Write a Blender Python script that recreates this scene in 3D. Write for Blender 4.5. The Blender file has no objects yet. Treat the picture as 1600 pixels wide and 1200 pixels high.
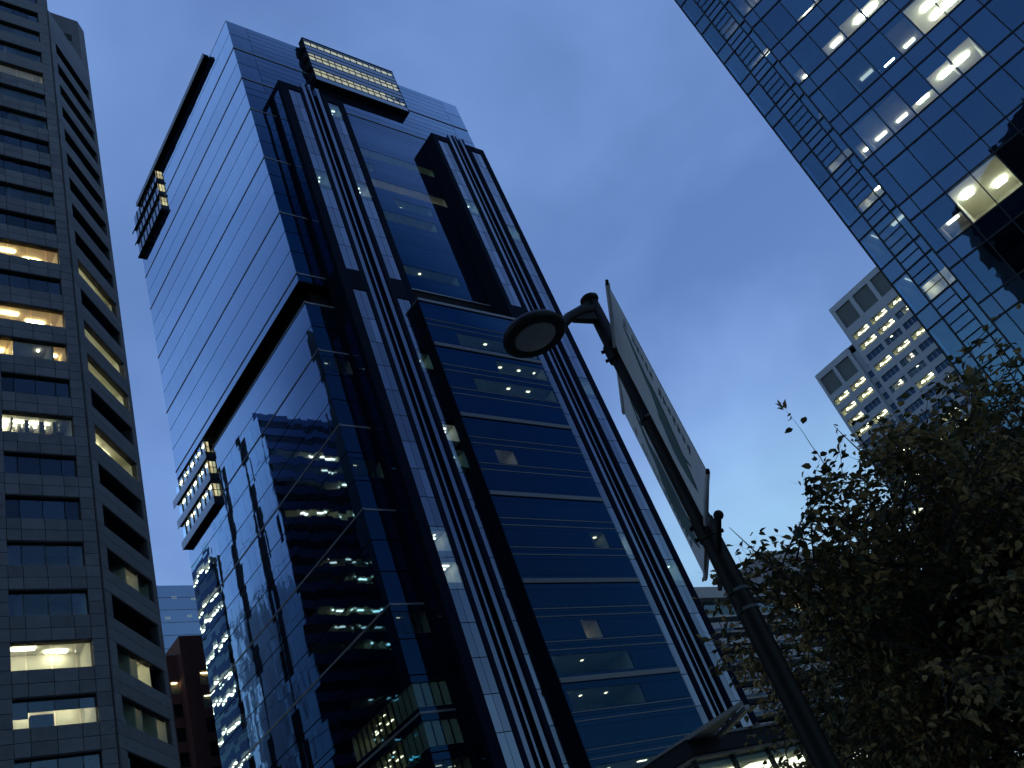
import bpy, math, random
from mathutils import Vector, Matrix
R = math.radians
random.seed(7)
SC = bpy.context.scene
COL = SC.collection

# ------------------------------------------------------------------ camera
FPX, PITCH, ROLL, YAW = 1491.45, R(33.512), R(-22.725), R(48.164)
fwd = Vector((math.sin(YAW)*math.cos(PITCH), math.cos(YAW)*math.cos(PITCH), math.sin(PITCH)))
rgt = Vector((math.cos(YAW), -math.sin(YAW), 0)); upv = rgt.cross(fwd)
r2 = math.cos(ROLL)*rgt + math.sin(ROLL)*upv
u2 = -math.sin(ROLL)*rgt + math.cos(ROLL)*upv
cd = bpy.data.cameras.new('camera'); cam = bpy.data.objects.new('camera', cd); COL.objects.link(cam)
M = Matrix((r2, u2, -fwd)).transposed().to_4x4(); M.translation = (0, 0, 1.6)
cam.matrix_world = M
cd.sensor_fit = 'HORIZONTAL'; cd.sensor_width = 36; cd.lens = 36*FPX/1600
cd.clip_start = 0.1; cd.clip_end = 6000
SC.camera = cam

# ------------------------------------------------------------------ sky
SUN_EL, SUN_AZ = 4.0, -28.0            # low in the north-west, behind the cloud
W = bpy.data.worlds.new('World'); SC.world = W; W.use_nodes = True
nt = W.node_tree; nt.nodes.clear(); N = nt.nodes.new; L = nt.links.new
out = N('ShaderNodeOutputWorld'); bg = N('ShaderNodeBackground'); L(bg.outputs[0], out.inputs[0])
sky = N('ShaderNodeTexSky'); sky.sky_type = 'NISHITA'; sky.sun_disc = False
sky.sun_elevation = R(SUN_EL); sky.sun_rotation = R(SUN_AZ); sky.altitude = 0
sky.air_density = 1.6; sky.dust_density = 0.4; sky.ozone_density = 6.0
tc = N('ShaderNodeTexCoord')
mp = N('ShaderNodeMapping'); mp.inputs['Scale'].default_value = (1.5, 1.5, 2.4); mp.inputs['Location'].default_value = (1.2, 8.8, 5.5)
L(tc.outputs['Generated'], mp.inputs[0])
ns = N('ShaderNodeTexNoise'); ns.inputs['Scale'].default_value = 1.7; ns.inputs['Detail'].default_value = 4
ns.inputs['Roughness'].default_value = .5; ns.inputs['Distortion'].default_value = .4
L(mp.outputs[0], ns.inputs['Vector'])
rp = N('ShaderNodeValToRGB'); rp.color_ramp.elements[0].position = .38; rp.color_ramp.elements[1].position = .72
rp.color_ramp.elements[0].color = (.77, .79, .82, 1); rp.color_ramp.elements[1].color = (1.30, 1.25, 1.16, 1)
L(ns.outputs['Fac'], rp.inputs[0])
# a thin even veil of cloud over the clear sky, paler towards the horizon all the way round
sep = N('ShaderNodeSeparateXYZ'); L(tc.outputs['Generated'], sep.inputs[0])
vr = N('ShaderNodeValToRGB'); L(sep.outputs['Z'], vr.inputs[0])
cr = vr.color_ramp
cr.elements[0].position = .10; cr.elements[0].color = (.52, .78, .98, 1)
cr.elements[1].position = 1.0; cr.elements[1].color = (.140, .250, .57, 1)
for p_, c_ in ((.34, (.315, .555, .86)), (.45, (.215, .372, .745)), (.56, (.165, .30, .66)), (.70, (.142, .262, .585)), (.86, (.147, .268, .60))):
    e_ = cr.elements.new(p_); e_.color = (*c_, 1)
vs = N('ShaderNodeVectorMath'); vs.operation = 'SCALE'; vs.inputs['Scale'].default_value = 11.3; L(vr.outputs[0], vs.inputs[0])
veil = N('ShaderNodeMix'); veil.data_type = 'RGBA'; veil.inputs['Factor'].default_value = .78
L(sky.outputs[0], veil.inputs[6]); L(vs.outputs[0], veil.inputs[7])
mul = N('ShaderNodeMix'); mul.data_type = 'RGBA'; mul.blend_type = 'MULTIPLY'; mul.inputs['Factor'].default_value = 1
L(veil.outputs[2], mul.inputs[6]); L(rp.outputs[0], mul.inputs[7])
L(mul.outputs[2], bg.inputs[0]); bg.inputs[1].default_value = 0.11

# ------------------------------------------------------------------ sun (last weak light through cloud)
sd = bpy.data.lights.new('sun', 'SUN'); so = bpy.data.objects.new('sun', sd); COL.objects.link(so)
sd.energy = 0.08; sd.angle = R(25); sd.color = (1, .93, .85)
sdir = Vector((math.sin(R(SUN_AZ))*math.cos(R(14)), math.cos(R(SUN_AZ))*math.cos(R(14)), math.sin(R(14))))
so.rotation_euler = sdir.to_track_quat('Z', 'Y').to_euler(); so.location = (-80, 150, 220)

SC.view_settings.view_transform = 'Standard'; SC.view_settings.look = 'None'
SC.view_settings.exposure = 0; SC.view_settings.gamma = 1; SC.view_settings.use_curve_mapping = False
SC.cycles.max_bounces = 6; SC.cycles.glossy_bounces = 4; SC.cycles.diffuse_bounces = 2
SC.cycles.use_adaptive_sampling = True; SC.cycles.adaptive_threshold = .03
SC.cycles.transparent_max_bounces = 12; SC.cycles.transmission_bounces = 4
SC.cycles.caustics_reflective = False; SC.cycles.caustics_refractive = False
SC.cycles.use_denoising = True; SC.cycles.sample_clamp_indirect = 4

# ------------------------------------------------------------------ materials
MATS = {}
def _new(name):
    m = bpy.data.materials.new(name); m.use_nodes = True; MATS[name] = m
    t = m.node_tree; t.nodes.clear()
    o = t.nodes.new('ShaderNodeOutputMaterial')
    return m, t, o
def _bump(t, scale, dist, detail=2, stretch=None):
    co = t.nodes.new('ShaderNodeTexCoord'); n = t.nodes.new('ShaderNodeTexNoise')
    mpn = t.nodes.new('ShaderNodeMapping')
    g = t.nodes.new('ShaderNodeNewGeometry')
    if stretch: mpn.inputs['Scale'].default_value = stretch
    t.links.new(g.outputs['Position'], mpn.inputs[0]); t.links.new(mpn.outputs[0], n.inputs['Vector'])
    n.inputs['Scale'].default_value = scale; n.inputs['Detail'].default_value = detail
    b = t.nodes.new('ShaderNodeBump'); b.inputs['Strength'].default_value = 1; b.inputs['Distance'].default_value = dist
    t.links.new(n.outputs['Fac'], b.inputs['Height'])
    return b
def glass(name, ramp, base=(.004, .006, .012), clear=0.0, ctint=(.6, .72, .75), wob=.003, scale=.5, rough=.015, vary=.12, stretch=None, tilt=.010, cell=(1.55, 1.55, 4.18)):
    """coated curtain-wall glass: a tinted mirror that grows towards grazing angles, over a dark or clear body"""
    m, t, o = _new(name)
    N = t.nodes.new; L = t.links.new
    lw = N('ShaderNodeLayerWeight'); lw.inputs['Blend'].default_value = .5
    r = N('ShaderNodeValToRGB'); cr = r.color_ramp
    while len(cr.elements) < len(ramp): cr.elements.new(.5)
    two = .55 if clear > 0 else 1          # a clear pane mirrors on both of its faces
    for e, (p, c) in zip(cr.elements, ramp): e.position = p; e.color = (*[q*two for q in c], 1)
    L(lw.outputs['Facing'], r.inputs[0])
    gl = N('ShaderNodeBsdfGlossy'); gl.inputs['Roughness'].default_value = rough
    # each pane's coating differs a little
    oi = N('ShaderNodeObjectInfo')
    vr = N('ShaderNodeMapRange'); vr.inputs[3].default_value = 1-vary; vr.inputs[4].default_value = 1
    L(oi.outputs['Random'], vr.inputs[0])
    tm = N('ShaderNodeVectorMath'); tm.operation = 'SCALE'
    L(r.outputs[0], tm.inputs[0]); L(vr.outputs[0], tm.inputs['Scale']); L(tm.outputs[0], gl.inputs['Color'])
    # every pane sits at a slightly different angle, and the sheet itself is a little wavy
    b = _bump(t, scale, wob, 2, stretch)
    g = N('ShaderNodeNewGeometry'); sn = N('ShaderNodeVectorMath'); sn.operation = 'SNAP'; sn.inputs[1].default_value = cell
    ofs = N('ShaderNodeVectorMath'); ofs.operation = 'ADD'; ofs.inputs[1].default_value = (.37, .41, 1.27); L(g.outputs['Position'], ofs.inputs[0]); L(ofs.outputs[0], sn.inputs[0])
    wn = N('ShaderNodeTexWhiteNoise'); wn.noise_dimensions = '3D'; L(sn.outputs[0], wn.inputs['Vector'])
    sb = N('ShaderNodeVectorMath'); sb.operation = 'SUBTRACT'; sb.inputs[1].default_value = (.5, .5, .5); L(wn.outputs['Color'], sb.inputs[0])
    sc = N('ShaderNodeVectorMath'); sc.operation = 'SCALE'; sc.inputs['Scale'].default_value = tilt; L(sb.outputs[0], sc.inputs[0])
    an = N('ShaderNodeVectorMath'); an.operation = 'ADD'; L(b.outputs[0], an.inputs[0]); L(sc.outputs[0], an.inputs[1])
    nn = N('ShaderNodeVectorMath'); nn.operation = 'NORMALIZE'; L(an.outputs[0], nn.inputs[0]); L(nn.outputs[0], gl.inputs['Normal'])
    df = N('ShaderNodeBsdfDiffuse'); df.inputs['Color'].default_value = (*base, 1)
    body = df.outputs[0]
    if clear > 0:
        tr = N('ShaderNodeBsdfTransparent'); tr.inputs['Color'].default_value = (*[c*clear for c in ctint], 1)
        body = tr.outputs[0]
    ad = N('ShaderNodeAddShader'); L(body, ad.inputs[0]); L(gl.outputs[0], ad.inputs[1]); L(ad.outputs[0], o.inputs[0])
    return m
def solid(name, col, rough=.6, metal=0.0, var=.15, scale=1.5, bump=0.0, bscale=20, col2=None, spec=.4):
    m, t, o = _new(name)
    N = t.nodes.new; L = t.links.new
    p = N('ShaderNodeBsdfPrincipled'); L(p.outputs[0], o.inputs[0])
    p.inputs['Roughness'].default_value = rough; p.inputs['Metallic'].default_value = metal
    p.inputs['Specular IOR Level'].default_value = spec
    g = N('ShaderNodeNewGeometry'); n = N('ShaderNodeTexNoise'); n.inputs['Scale'].default_value = scale
    n.inputs['Detail'].default_value = 6; n.inputs['Roughness'].default_value = .65
    L(g.outputs['Position'], n.inputs['Vector'])
    oi = N('ShaderNodeObjectInfo')
    ad = N('ShaderNodeMath'); ad.operation = 'MULTIPLY_ADD'; ad.inputs[1].default_value = .45
    L(oi.outputs['Random'], ad.inputs[0]); L(n.outputs['Fac'], ad.inputs[2])
    r = N('ShaderNodeValToRGB'); r.color_ramp.elements[0].position = .3; r.color_ramp.elements[1].position = 1.0
    c2 = col2 or tuple(min(1, c*(1+var)) for c in col)
    r.color_ramp.elements[0].color = (*[c*(1-var) for c in col], 1); r.color_ramp.elements[1].color = (*c2, 1)
    L(ad.outputs[0], r.inputs[0]); L(r.outputs[0], p.inputs['Base Color'])
    if bump:
        b = _bump(t, bscale, bump, 4); L(b.outputs[0], p.inputs['Normal'])
    return m
def emit(name, col, s, noise=0.0, scale=.6):
    m, t, o = _new(name)
    e = t.nodes.new('ShaderNodeEmission'); e.inputs[0].default_value = (*col, 1); e.inputs[1].default_value = s
    if noise:
        g = t.nodes.new('ShaderNodeNewGeometry'); n = t.nodes.new('ShaderNodeTexNoise'); n.inputs['Scale'].default_value = scale
        n.inputs['Detail'].default_value = 3
        mr = t.nodes.new('ShaderNodeMapRange'); mr.inputs[1].default_value = .3; mr.inputs[2].default_value = .7
        mr.inputs[3].default_value = s*(1-noise); mr.inputs[4].default_value = s*(1+noise)
        t.links.new(g.outputs['Position'], n.inputs['Vector']); t.links.new(n.outputs['Fac'], mr.inputs[0]); t.links.new(mr.outputs[0], e.inputs[1])
    t.links.new(e.outputs[0], o.inputs[0])
    m.cycles.emission_sampling = 'NONE'
    return m

TWR = [(0, (.004, .014, .03)), (.36, (.005, .02, .045)), (.46, (.003, .030, .072)), (.50, (.05, .10, .165)), (.56, (.19, .25, .34)), (.60, (.44, .55, .66)), (.65, (.70, .83, .93)), (.8, (.88, .95, 1.0))]
BLU = [(0, (.105, .178, .24)), (.45, (.13, .21, .28)), (.7, (.3, .42, .5)), (1, (.8, .85, .9))]
OFF = [(0, (.05, .065, .085)), (.4, (.06, .08, .10)), (.7, (.2, .25, .3)), (1, (.7, .75, .8))]
flat = lambda c: [(0, c), (1, c)]
glass('tower_glass', TWR, wob=.004, scale=.35)
glass('tower_clear', TWR, clear=1.0, ctint=(.72, .76, .72), wob=.003)
glass('strip_glass', [(0, (.09, .115, .155)), (.38, (.12, .15, .20)), (.5, (.25, .29, .35)), (1, (.8, .82, .85))], wob=.004, rough=.09, vary=.35)
glass('fin_glass', [(0, (.07, .09, .13)), (.38, (.10, .125, .17)), (.5, (.20, .235, .29)), (1, (.8, .82, .85))], wob=.004, rough=.12, vary=.3)
glass('strip_clear', [(0, (.16, .17, .19)), (.5, (.26, .28, .3)), (1, (.8, .82, .85))], clear=1.0, wob=.003)
glass('blue_glass', BLU, clear=1.0, ctint=(.75, .84, .86), wob=.012, scale=.45, vary=.15)
glass('blue_spandrel', BLU, base=(.004, .008, .016), wob=.012, scale=.45, vary=.15)
glass('office_glass', OFF, clear=1.0, ctint=(.8, .85, .8), wob=.003, vary=.4)
glass('far_glass', [(0, (.012, .025, .045)), (.5, (.03, .05, .08)), (1, (.7, .75, .8))], base=(.008, .012, .02), wob=.006, scale=.12)
glass('slab_glass', flat((.16, .22, .28)), base=(.05, .07, .1), wob=.01, scale=.1, rough=.06)
glass('crown_glass', [(0, (.17, .19, .21)), (.5, (.30, .325, .35)), (1, (.7, .72, .75))], base=(.01, .012, .016), wob=.004, rough=.08)
glass('mirror_panel', flat((.70, .80, .84)), base=(.34, .42, .52), wob=.016, scale=1.1, rough=.03, tilt=.045, cell=(1.3, 1.3, 3.85))
glass('navy_glass', [(0, (.03, .045, .08)), (.6, (.06, .085, .14)), (1, (.4, .45, .5))], base=(.07, .10, .20), wob=.004)
glass('dark_glass', [(0, (.02, .032, .06)), (.6, (.045, .065, .11)), (1, (.4, .45, .5))], base=(.010, .014, .030), wob=.004)
solid('tower_metal', (.008, .011, .020), .8, 0, .25, spec=0)
solid('joint_dark', (.006, .007, .010), .8, spec=.1)
solid('ledge_metal', (.135, .14, .15), .4, .3, .2)
solid('sill_metal', (.075, .08, .088), .5, .2, .2)
solid('fin_metal', (.20, .23, .28), .4, .6, .25)
solid('tray_metal', (.42, .43, .45), .3, .8, .1)
solid('core_dark', (.012, .013, .016), .9)
solid('granite', (.072, .073, .077), .55, 0, .38, 1.3, .004, 30)
solid('granite_joint', (.035, .033, .032), .9)
solid('window_frame', (.02, .022, .024), .5, .4)
solid('white_stone', (.25, .272, .30), .8, 0, .08, .4)
solid('louvre_grey', (.075, .085, .085), .8, 0, .1)
solid('concrete', (.30, .285, .27), .85, 0, .14, .3, .01, 6)
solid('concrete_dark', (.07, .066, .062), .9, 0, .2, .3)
solid('brick', (.17, .062, .048), .85, 0, .3, 2.5, .006, 14)
solid('lamp_metal', (.0075, .0068, .006), .5, 0, .3, 8, .0006, 120, spec=.14)
solid('lamp_lens', (.26, .245, .21), .5, 0, .25, 9, spec=.3)
solid('banner_cloth', (.56, .56, .56), .85, 0, .12, 2.0, .002, 60)
solid('banner_green', (.09, .14, .13), .85, 0, .2, 3)
solid('banner_ink', (.045, .06, .07), .85)
solid('asphalt', (.05, .05, .052), .9, 0, .2, 1.2, .004, 40)
solid('paving', (.22, .21, .20), .85, 0, .15, .8, .003, 20)
solid('road_paint', (.7, .7, .68), .7)
solid('bark', (.055, .045, .036), .9, 0, .35, 9, .006, 35)
solid('pavilion_metal', (.16, .155, .15), .5, .3, .15)
solid('blind', (.2, .19, .17), .9)
ROOMS = {'room_warm': ((.82, .77, .63), (1.0, .92, .72), 25.0), 'room_amber': ((.80, .66, .44), (1.0, .80, .50), 27.0), 'room_office': ((.72, .68, .46), (1.0, .93, .72), 14.0),
         'room_soft': ((.70, .66, .58), (1.0, .90, .74), 7.5), 'room_dim': ((.50, .54, .44), (1.0, 1.0, .80), 3.0), 'room_low': ((.40, .42, .40), (.95, 1.0, .9), .7)}
for k_, (c_, l_, p_) in ROOMS.items():
    solid(k_, c_, .9, 0, .12, 1.1, spec=.1); emit('tube_'+k_[5:], l_, p_)
    MATS['tube_'+k_[5:]].cycles.emission_sampling = 'FRONT_BACK'
emit('light_spot', (1.0, .93, .76), 4.2); MATS['light_spot'].cycles.emission_sampling = 'FRONT_BACK'
emit('crown_light', (1.0, .89, .50), .66, .4, .6)

# leaves: olive and brown, warmed in colour to stand in for street light
def leafmat():
    m, t, o = _new('leaf'); N = t.nodes.new; L = t.links.new
    p = N('ShaderNodeBsdfPrincipled'); p.inputs['Roughness'].default_value = .6
    g = N('ShaderNodeNewGeometry'); n = N('ShaderNodeTexNoise'); n.inputs['Scale'].default_value = 1.1; n.inputs['Detail'].default_value = 2
    L(g.outputs['Position'], n.inputs['Vector'])
    at = N('ShaderNodeAttribute'); at.attribute_name = 'tone'
    ad = N('ShaderNodeMath'); ad.operation = 'MULTIPLY_ADD'; ad.inputs[1].default_value = .55; L(at.outputs['Fac'], ad.inputs[0])
    sb = N('ShaderNodeMath'); sb.operation = 'MULTIPLY'; sb.inputs[1].default_value = .75; L(n.outputs['Fac'], sb.inputs[0]); L(sb.outputs[0], ad.inputs[2])
    r = N('ShaderNodeValToRGB'); cr = r.color_ramp
    cr.elements[0].position = .25; cr.elements[0].color = (.018, .030, .013, 1)
    cr.elements[1].position = .9; cr.elements[1].color = (.42, .27, .09, 1)
    e = cr.elements.new(.5); e.color = (.055, .06, .02, 1)
    e = cr.elements.new(.7); e.color = (.20, .145, .045, 1)
    L(ad.outputs[0], r.inputs[0]); L(r.outputs[0], p.inputs['Base Color'])
    tl = N('ShaderNodeBsdfTranslucent'); L(r.outputs[0], tl.inputs['Color'])
    mx = N('ShaderNodeMixShader'); mx.inputs[0].default_value = .25; L(p.outputs[0], mx.inputs[1]); L(tl.outputs[0], mx.inputs[2]); L(mx.outputs[0], o.inputs[0])
leafmat()

# ------------------------------------------------------------------ building blocks
WP = {}                                            # world position of each parent
class MB:
    def __init__(s): s.v = []; s.f = []; s.mi = []; s.cur = 0
    def quad(s, a, b, c, d):
        i = len(s.v); s.v += [tuple(a), tuple(b), tuple(c), tuple(d)]; s.f.append((i, i+1, i+2, i+3)); s.mi.append(s.cur); return s
    def hexa(s, p):
        i = len(s.v); s.v += [tuple(q) for q in p]
        for f in ((0, 3, 2, 1), (4, 5, 6, 7), (0, 1, 5, 4), (1, 2, 6, 5), (2, 3, 7, 6), (3, 0, 4, 7)):
            s.f.append(tuple(i+k for k in f)); s.mi.append(s.cur)
        return s
    def box(s, x0, x1, y0, y1, z0, z1):
        return s.hexa([(x0, y0, z0), (x1, y0, z0), (x1, y1, z0), (x0, y1, z0), (x0, y0, z1), (x1, y0, z1), (x1, y1, z1), (x0, y1, z1)])
    def prism(s, pts, z0, z1):
        n = len(pts); i = len(s.v)
        s.v += [(p[0], p[1], z0) for p in pts] + [(p[0], p[1], z1) for p in pts]
        s.f.append(tuple(i+k for k in reversed(range(n)))); s.f.append(tuple(i+n+k for k in range(n))); s.mi += [s.cur]*2
        for k in range(n):
            s.f.append((i+k, i+(k+1) % n, i+n+(k+1) % n, i+n+k)); s.mi.append(s.cur)
        return s
    def tube(s, pts, rad, seg=12, cap=True):
        rings = []
        for k, p in enumerate(pts):
            p = Vector(p)
            d = (Vector(pts[min(k+1, len(pts)-1)]) - Vector(pts[max(k-1, 0)])).normalized()
            a = d.orthogonal().normalized() if abs(d.z) < .9 else Vector((1, 0, 0)); a = (a - d*a.dot(d)).normalized(); b = d.cross(a)
            if k: # keep the frame from twisting
                a = (pa - d*pa.dot(d)).normalized(); b = d.cross(a)
            pa = a
            r = rad[k] if hasattr(rad, '__len__') else rad
            i = len(s.v); rings.append(i)
            for j in range(seg):
                t = 2*math.pi*j/seg; s.v.append(tuple(p + (a*math.cos(t)+b*math.sin(t))*r))
        for k in range(len(rings)-1):
            for j in range(seg):
                s.f.append((rings[k]+j, rings[k]+(j+1) % seg, rings[k+1]+(j+1) % seg, rings[k+1]+j)); s.mi.append(s.cur)
        if cap:
            s.f.append(tuple(rings[0]+j for j in reversed(range(seg)))); s.f.append(tuple(rings[-1]+j for j in range(seg))); s.mi += [s.cur]*2
        return s
    def mesh(s, name, mats, smooth=False, off=(0, 0, 0)):
        me = bpy.data.meshes.new(name)
        me.from_pydata([(v[0]-off[0], v[1]-off[1], v[2]-off[2]) for v in s.v], [], s.f); me.update()
        for m in (mats if isinstance(mats, (list, tuple)) else [mats]): me.materials.append(MATS[m])
        if any(s.mi): me.polygons.foreach_set('material_index', s.mi)
        if smooth: me.polygons.foreach_set('use_smooth', [True]*len(me.polygons))
        return me
def put(name, me, parent, wloc):
    o = bpy.data.objects.new(name, me); COL.objects.link(o)
    pl = WP[parent.name] if parent else (0, 0, 0)
    o.parent = parent; o.location = (wloc[0]-pl[0], wloc[1]-pl[1], wloc[2]-pl[2]); WP[o.name] = tuple(wloc)
    return o
def build(mb, name, mats, parent=None, at=None, smooth=False):
    if at is None:
        n = len(mb.v); at = tuple(sum(v[k] for v in mb.v)/n for k in range(3))
    return put(name, mb.mesh(name, mats, smooth, at), parent, at)
def tag(o, label=None, cat=None, group=None, kind=None):
    for k, v in (('label', label), ('category', cat), ('group', group), ('kind', kind)):
        if v: o[k] = v
    return o
def thing(name, loc, label, cat, group=None):
    o = bpy.data.objects.new(name, None); COL.objects.link(o); o.location = loc; o.empty_display_size = .5; WP[o.name] = tuple(loc)
    return tag(o, label, cat, group)
CACHE = {}
class Fac:
    """a vertical facade plane: s along it, z up, d inwards"""
    def __init__(f, x, y, u, n): f.o = (x, y); f.u = u; f.n = n; f.id = len(CACHE)*7919+id(f)
    def pt(f, s, z, d=0): return (f.o[0]+f.u[0]*s+f.n[0]*d, f.o[1]+f.u[1]*s+f.n[1]*d, z)
    def corners(f, s0, s1, z0, z1, d0, d1):
        return [f.pt(s0, z0, d0), f.pt(s1, z0, d0), f.pt(s1, z0, d1), f.pt(s0, z0, d1), f.pt(s0, z1, d0), f.pt(s1, z1, d0), f.pt(s1, z1, d1), f.pt(s0, z1, d1)]
    def add(f, mb, s0, s1, z0, z1, d0, d1): mb.hexa(f.corners(s0, s1, z0, z1, d0, d1)); return mb
    def box(f, name, mat, parent, s0, s1, z0, z1, d0, d1):
        """one box-shaped piece; alike pieces share mesh data"""
        k = (id(f), name, mat, round(s1-s0, 3), round(z1-z0, 3), round(d0, 3), round(d1, 3))
        at = f.pt(s0, z0, 0)
        if k not in CACHE:
            mb = MB(); f.add(mb, s0, s1, z0, z1, d0, d1); CACHE[k] = mb.mesh(name, mat, False, at)
        return put(name, CACHE[k], parent, at)
    def room(f, parent, s0, s1, z0, z1, depth, mat='room_warm', lights=(), d0=.14, walls=True, fill=True):
        """an office behind the glass: floor, ceiling, back and side walls, with light fittings under the ceiling"""
        mb = MB(); e = .02
        a = lambda s, z, d: f.pt(s, z, d)
        mb.quad(a(s0, z1, d0), a(s1, z1, d0), a(s1, z1, depth), a(s0, z1, depth))
        mb.quad(a(s0, z0, depth), a(s1, z0, depth), a(s1, z1, depth), a(s0, z1, depth))
        mb.quad(a(s0, z0, d0), a(s1, z0, d0), a(s1, z0, depth), a(s0, z0, depth))
        if walls:
            mb.quad(a(s0+e, z0, d0), a(s0+e, z1, d0), a(s0+e, z1, depth), a(s0+e, z0, depth))
            mb.quad(a(s1-e, z0, d0), a(s1-e, z1, d0), a(s1-e, z1, depth), a(s1-e, z0, depth))
        o = build(mb, 'lit_room', mat, parent); o['tube'] = 'tube_'+mat[5:] if mat in ROOMS else 'tube_soft'
        if mat not in ROOMS: return o
        for (a0, a1, b0, b1) in lights:
            f.box('ceiling_light', o['tube'], o, a0, a1, z1-.12, z1-.05, b0, b1)
        if not lights and fill and mat != 'room_low':           # a row of fittings further in
            n = max(1, round((s1-s0)/2.6)); w = (s1-s0)/n; dm = d0+(depth-d0)*.62
            for j in range(n): f.box('ceiling_light', o['tube'], o, s0+w*(j+.25), s0+w*(j+.75), z1-.1, z1-.05, dm, dm+.22*(1 if depth > d0 else -1))
        return o

# ------------------------------------------------------------------ the ground and streets
build(MB().quad((-900, -900, 0), (900, -900, 0), (900, 900, 0), (-900, 900, 0)), 'ground', 'paving', None, (0, 0, 0))['kind'] = 'structure'
road = build(MB().box(32, 54, -300, 400, -.1, .004), 'road', 'asphalt', None, (43, 0, 0)); road['kind'] = 'structure'
road2 = build(MB().box(-300, 31.9, 46, 58, -.1, .004), 'cross_road', 'asphalt', None, (-100, 52, 0)); road2['kind'] = 'structure'
for i in range(12):
    tag(build(MB().box(42.9, 43.1, -60+i*12, -54+i*12, .005, .009), 'lane_marking', 'road_paint', road), None)

# ================================================================== the glass tower
X0, Y0 = 58.07, 81.41
TW = thing('glass_tower', (X0+25, Y0+24, 0), 'tall dark blue glass tower with projecting pylons and lit crown box', 'tower')
LF = Fac(X0, Y0, (0, 1), (1, 0))          # broad left face
RF = Fac(X0, Y0, (1, 0), (0, 1))          # right face
PF = Fac(X0, 78.1, (1, 0), (0, 1))        # front of the pylons
CF = Fac(X0, 76.6, (1, 0), (0, 1))        # front of the lower middle bay
build(MB().box(X0+6, X0+50.1, Y0+6, Y0+48.4, 0, 160.6), 'core', 'core_dark', TW)
low = [0, 3.6, 7.9]
while low[-1] < 83: low.append(low[-1]+12.533/3)
low = [round(z, 2) for z in low]
LOW = low[:-1]+[83.1, 87.45, 91.8]
UP = [96.0, 97.5, 102.1, 106.2, 110.3, 114.8, 119.1, 123.1, 127.3, 131.4, 135.5, 139.7, 144.0, 148.4, 152.7, 157.1, 161.2]
THICK = {7.9, 20.43, 32.97, 45.5, 58.03, 70.57, 83.1, 91.8, 97.5, 110.3, 123.1, 135.5, 144.0, 152.7}
isthick = lambda z: any(abs(z-t) < .08 for t in THICK)
def band(F, s0, s1, z0, z1, name='glass_band', mat='tower_glass', gap=.075, d0=0, d1=.08, parent=TW):
    return F.box(name, mat, parent, s0, s1, z0+gap, z1-gap, d0, d1)
def ledge(F, s0, s1, z, h=.24, d=.07):
    return F.box('ledge', 'ledge_metal', TW, s0, s1, z-h/2, z+h/2, -d, .1)
# body shells behind the glass, so joints show a dark recess
build(MB().box(X0+.16, X0+.5, Y0+.16, Y0+48.5, 37.2, 91.6), 'backing_wall', 'joint_dark', TW)
build(MB().box(X0+.16, X0+.5, Y0+14.4, Y0+48.5, 0, 37.2), 'backing_wall', 'joint_dark', TW)
build(MB().box(X0+4.6, X0+4.9, Y0+.16, Y0+48.5, 0, 91.6), 'backing_wall', 'joint_dark', TW)
build(MB().box(X0+.16, X0+.5, Y0+.16, Y0+48.5, 96.1, 161.0), 'backing_wall', 'joint_dark', TW)
build(MB().box(X0+1.6, X0+2.2, Y0+1.6, Y0+48.4, 91.6, 96.1), 'recess_wall', 'joint_dark', TW)
build(MB().box(X0+1.6, X0+49, Y0+1.6, Y0+2.2, 91.6, 96.1), 'recess_wall', 'joint_dark', TW)
build(MB().box(X0+.02, X0+50.2, Y0+.1, Y0+48.5, 95.9, 96.06), 'soffit', 'joint_dark', TW)
build(MB().box(X0+.02, X0+50.2, Y0+.1, Y0+48.5, 91.62, 91.8), 'recess_floor', 'joint_dark', TW)
build(MB().box(X0, X0+50.3, Y0+.1, Y0+48.6, 161.0, 161.25), 'roof', 'tower_metal', TW)
build(MB().box(X0+50.1, X0+50.3, Y0+.1, Y0+48.5, 0, 161), 'side_wall', 'dark_glass', TW)
build(MB().box(X0+.1, X0+50.2, Y0+48.4, Y0+48.6, 0, 161), 'rear_wall', 'dark_glass', TW)
for LV in (LOW, UP):
    for a, b in zip(LV, LV[1:]):
        if min(abs(a-32.97), abs(a-28.79)) < .2:
            za, zb = a+.7, b-.9
            band(LF, .02, 48.6, a, za); band(LF, .02, 48.6, zb, b); band(LF, 14.3, 48.6, za, zb)
            for j in range(12): LF.box('glass_pane', 'tower_clear', TW, .03+j*1.19, 1.17+j*1.19, za, zb, 0, .06)
            for j in range(1, 12): LF.box('mullion', 'window_frame', TW, j*1.19-.05, j*1.19+.05, za, zb, .07, .3)
            r = LF.room(TW, .2, 14.2, za, zb, 4.4, 'room_dim', ())
            for j in range(6): LF.box('ceiling_light', r['tube'], r, .8+j*2.3, 1.6+j*2.3, zb-.07, zb-.02, .9+(j % 3)*.7, 1.05+(j % 3)*.7)
        else:
            band(LF, 0.02, 48.6, a, b)
        if isthick(a): ledge(LF, -.2, 48.7, a)
ledge(LF, -.2, 48.7, 91.8, .3)
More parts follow.
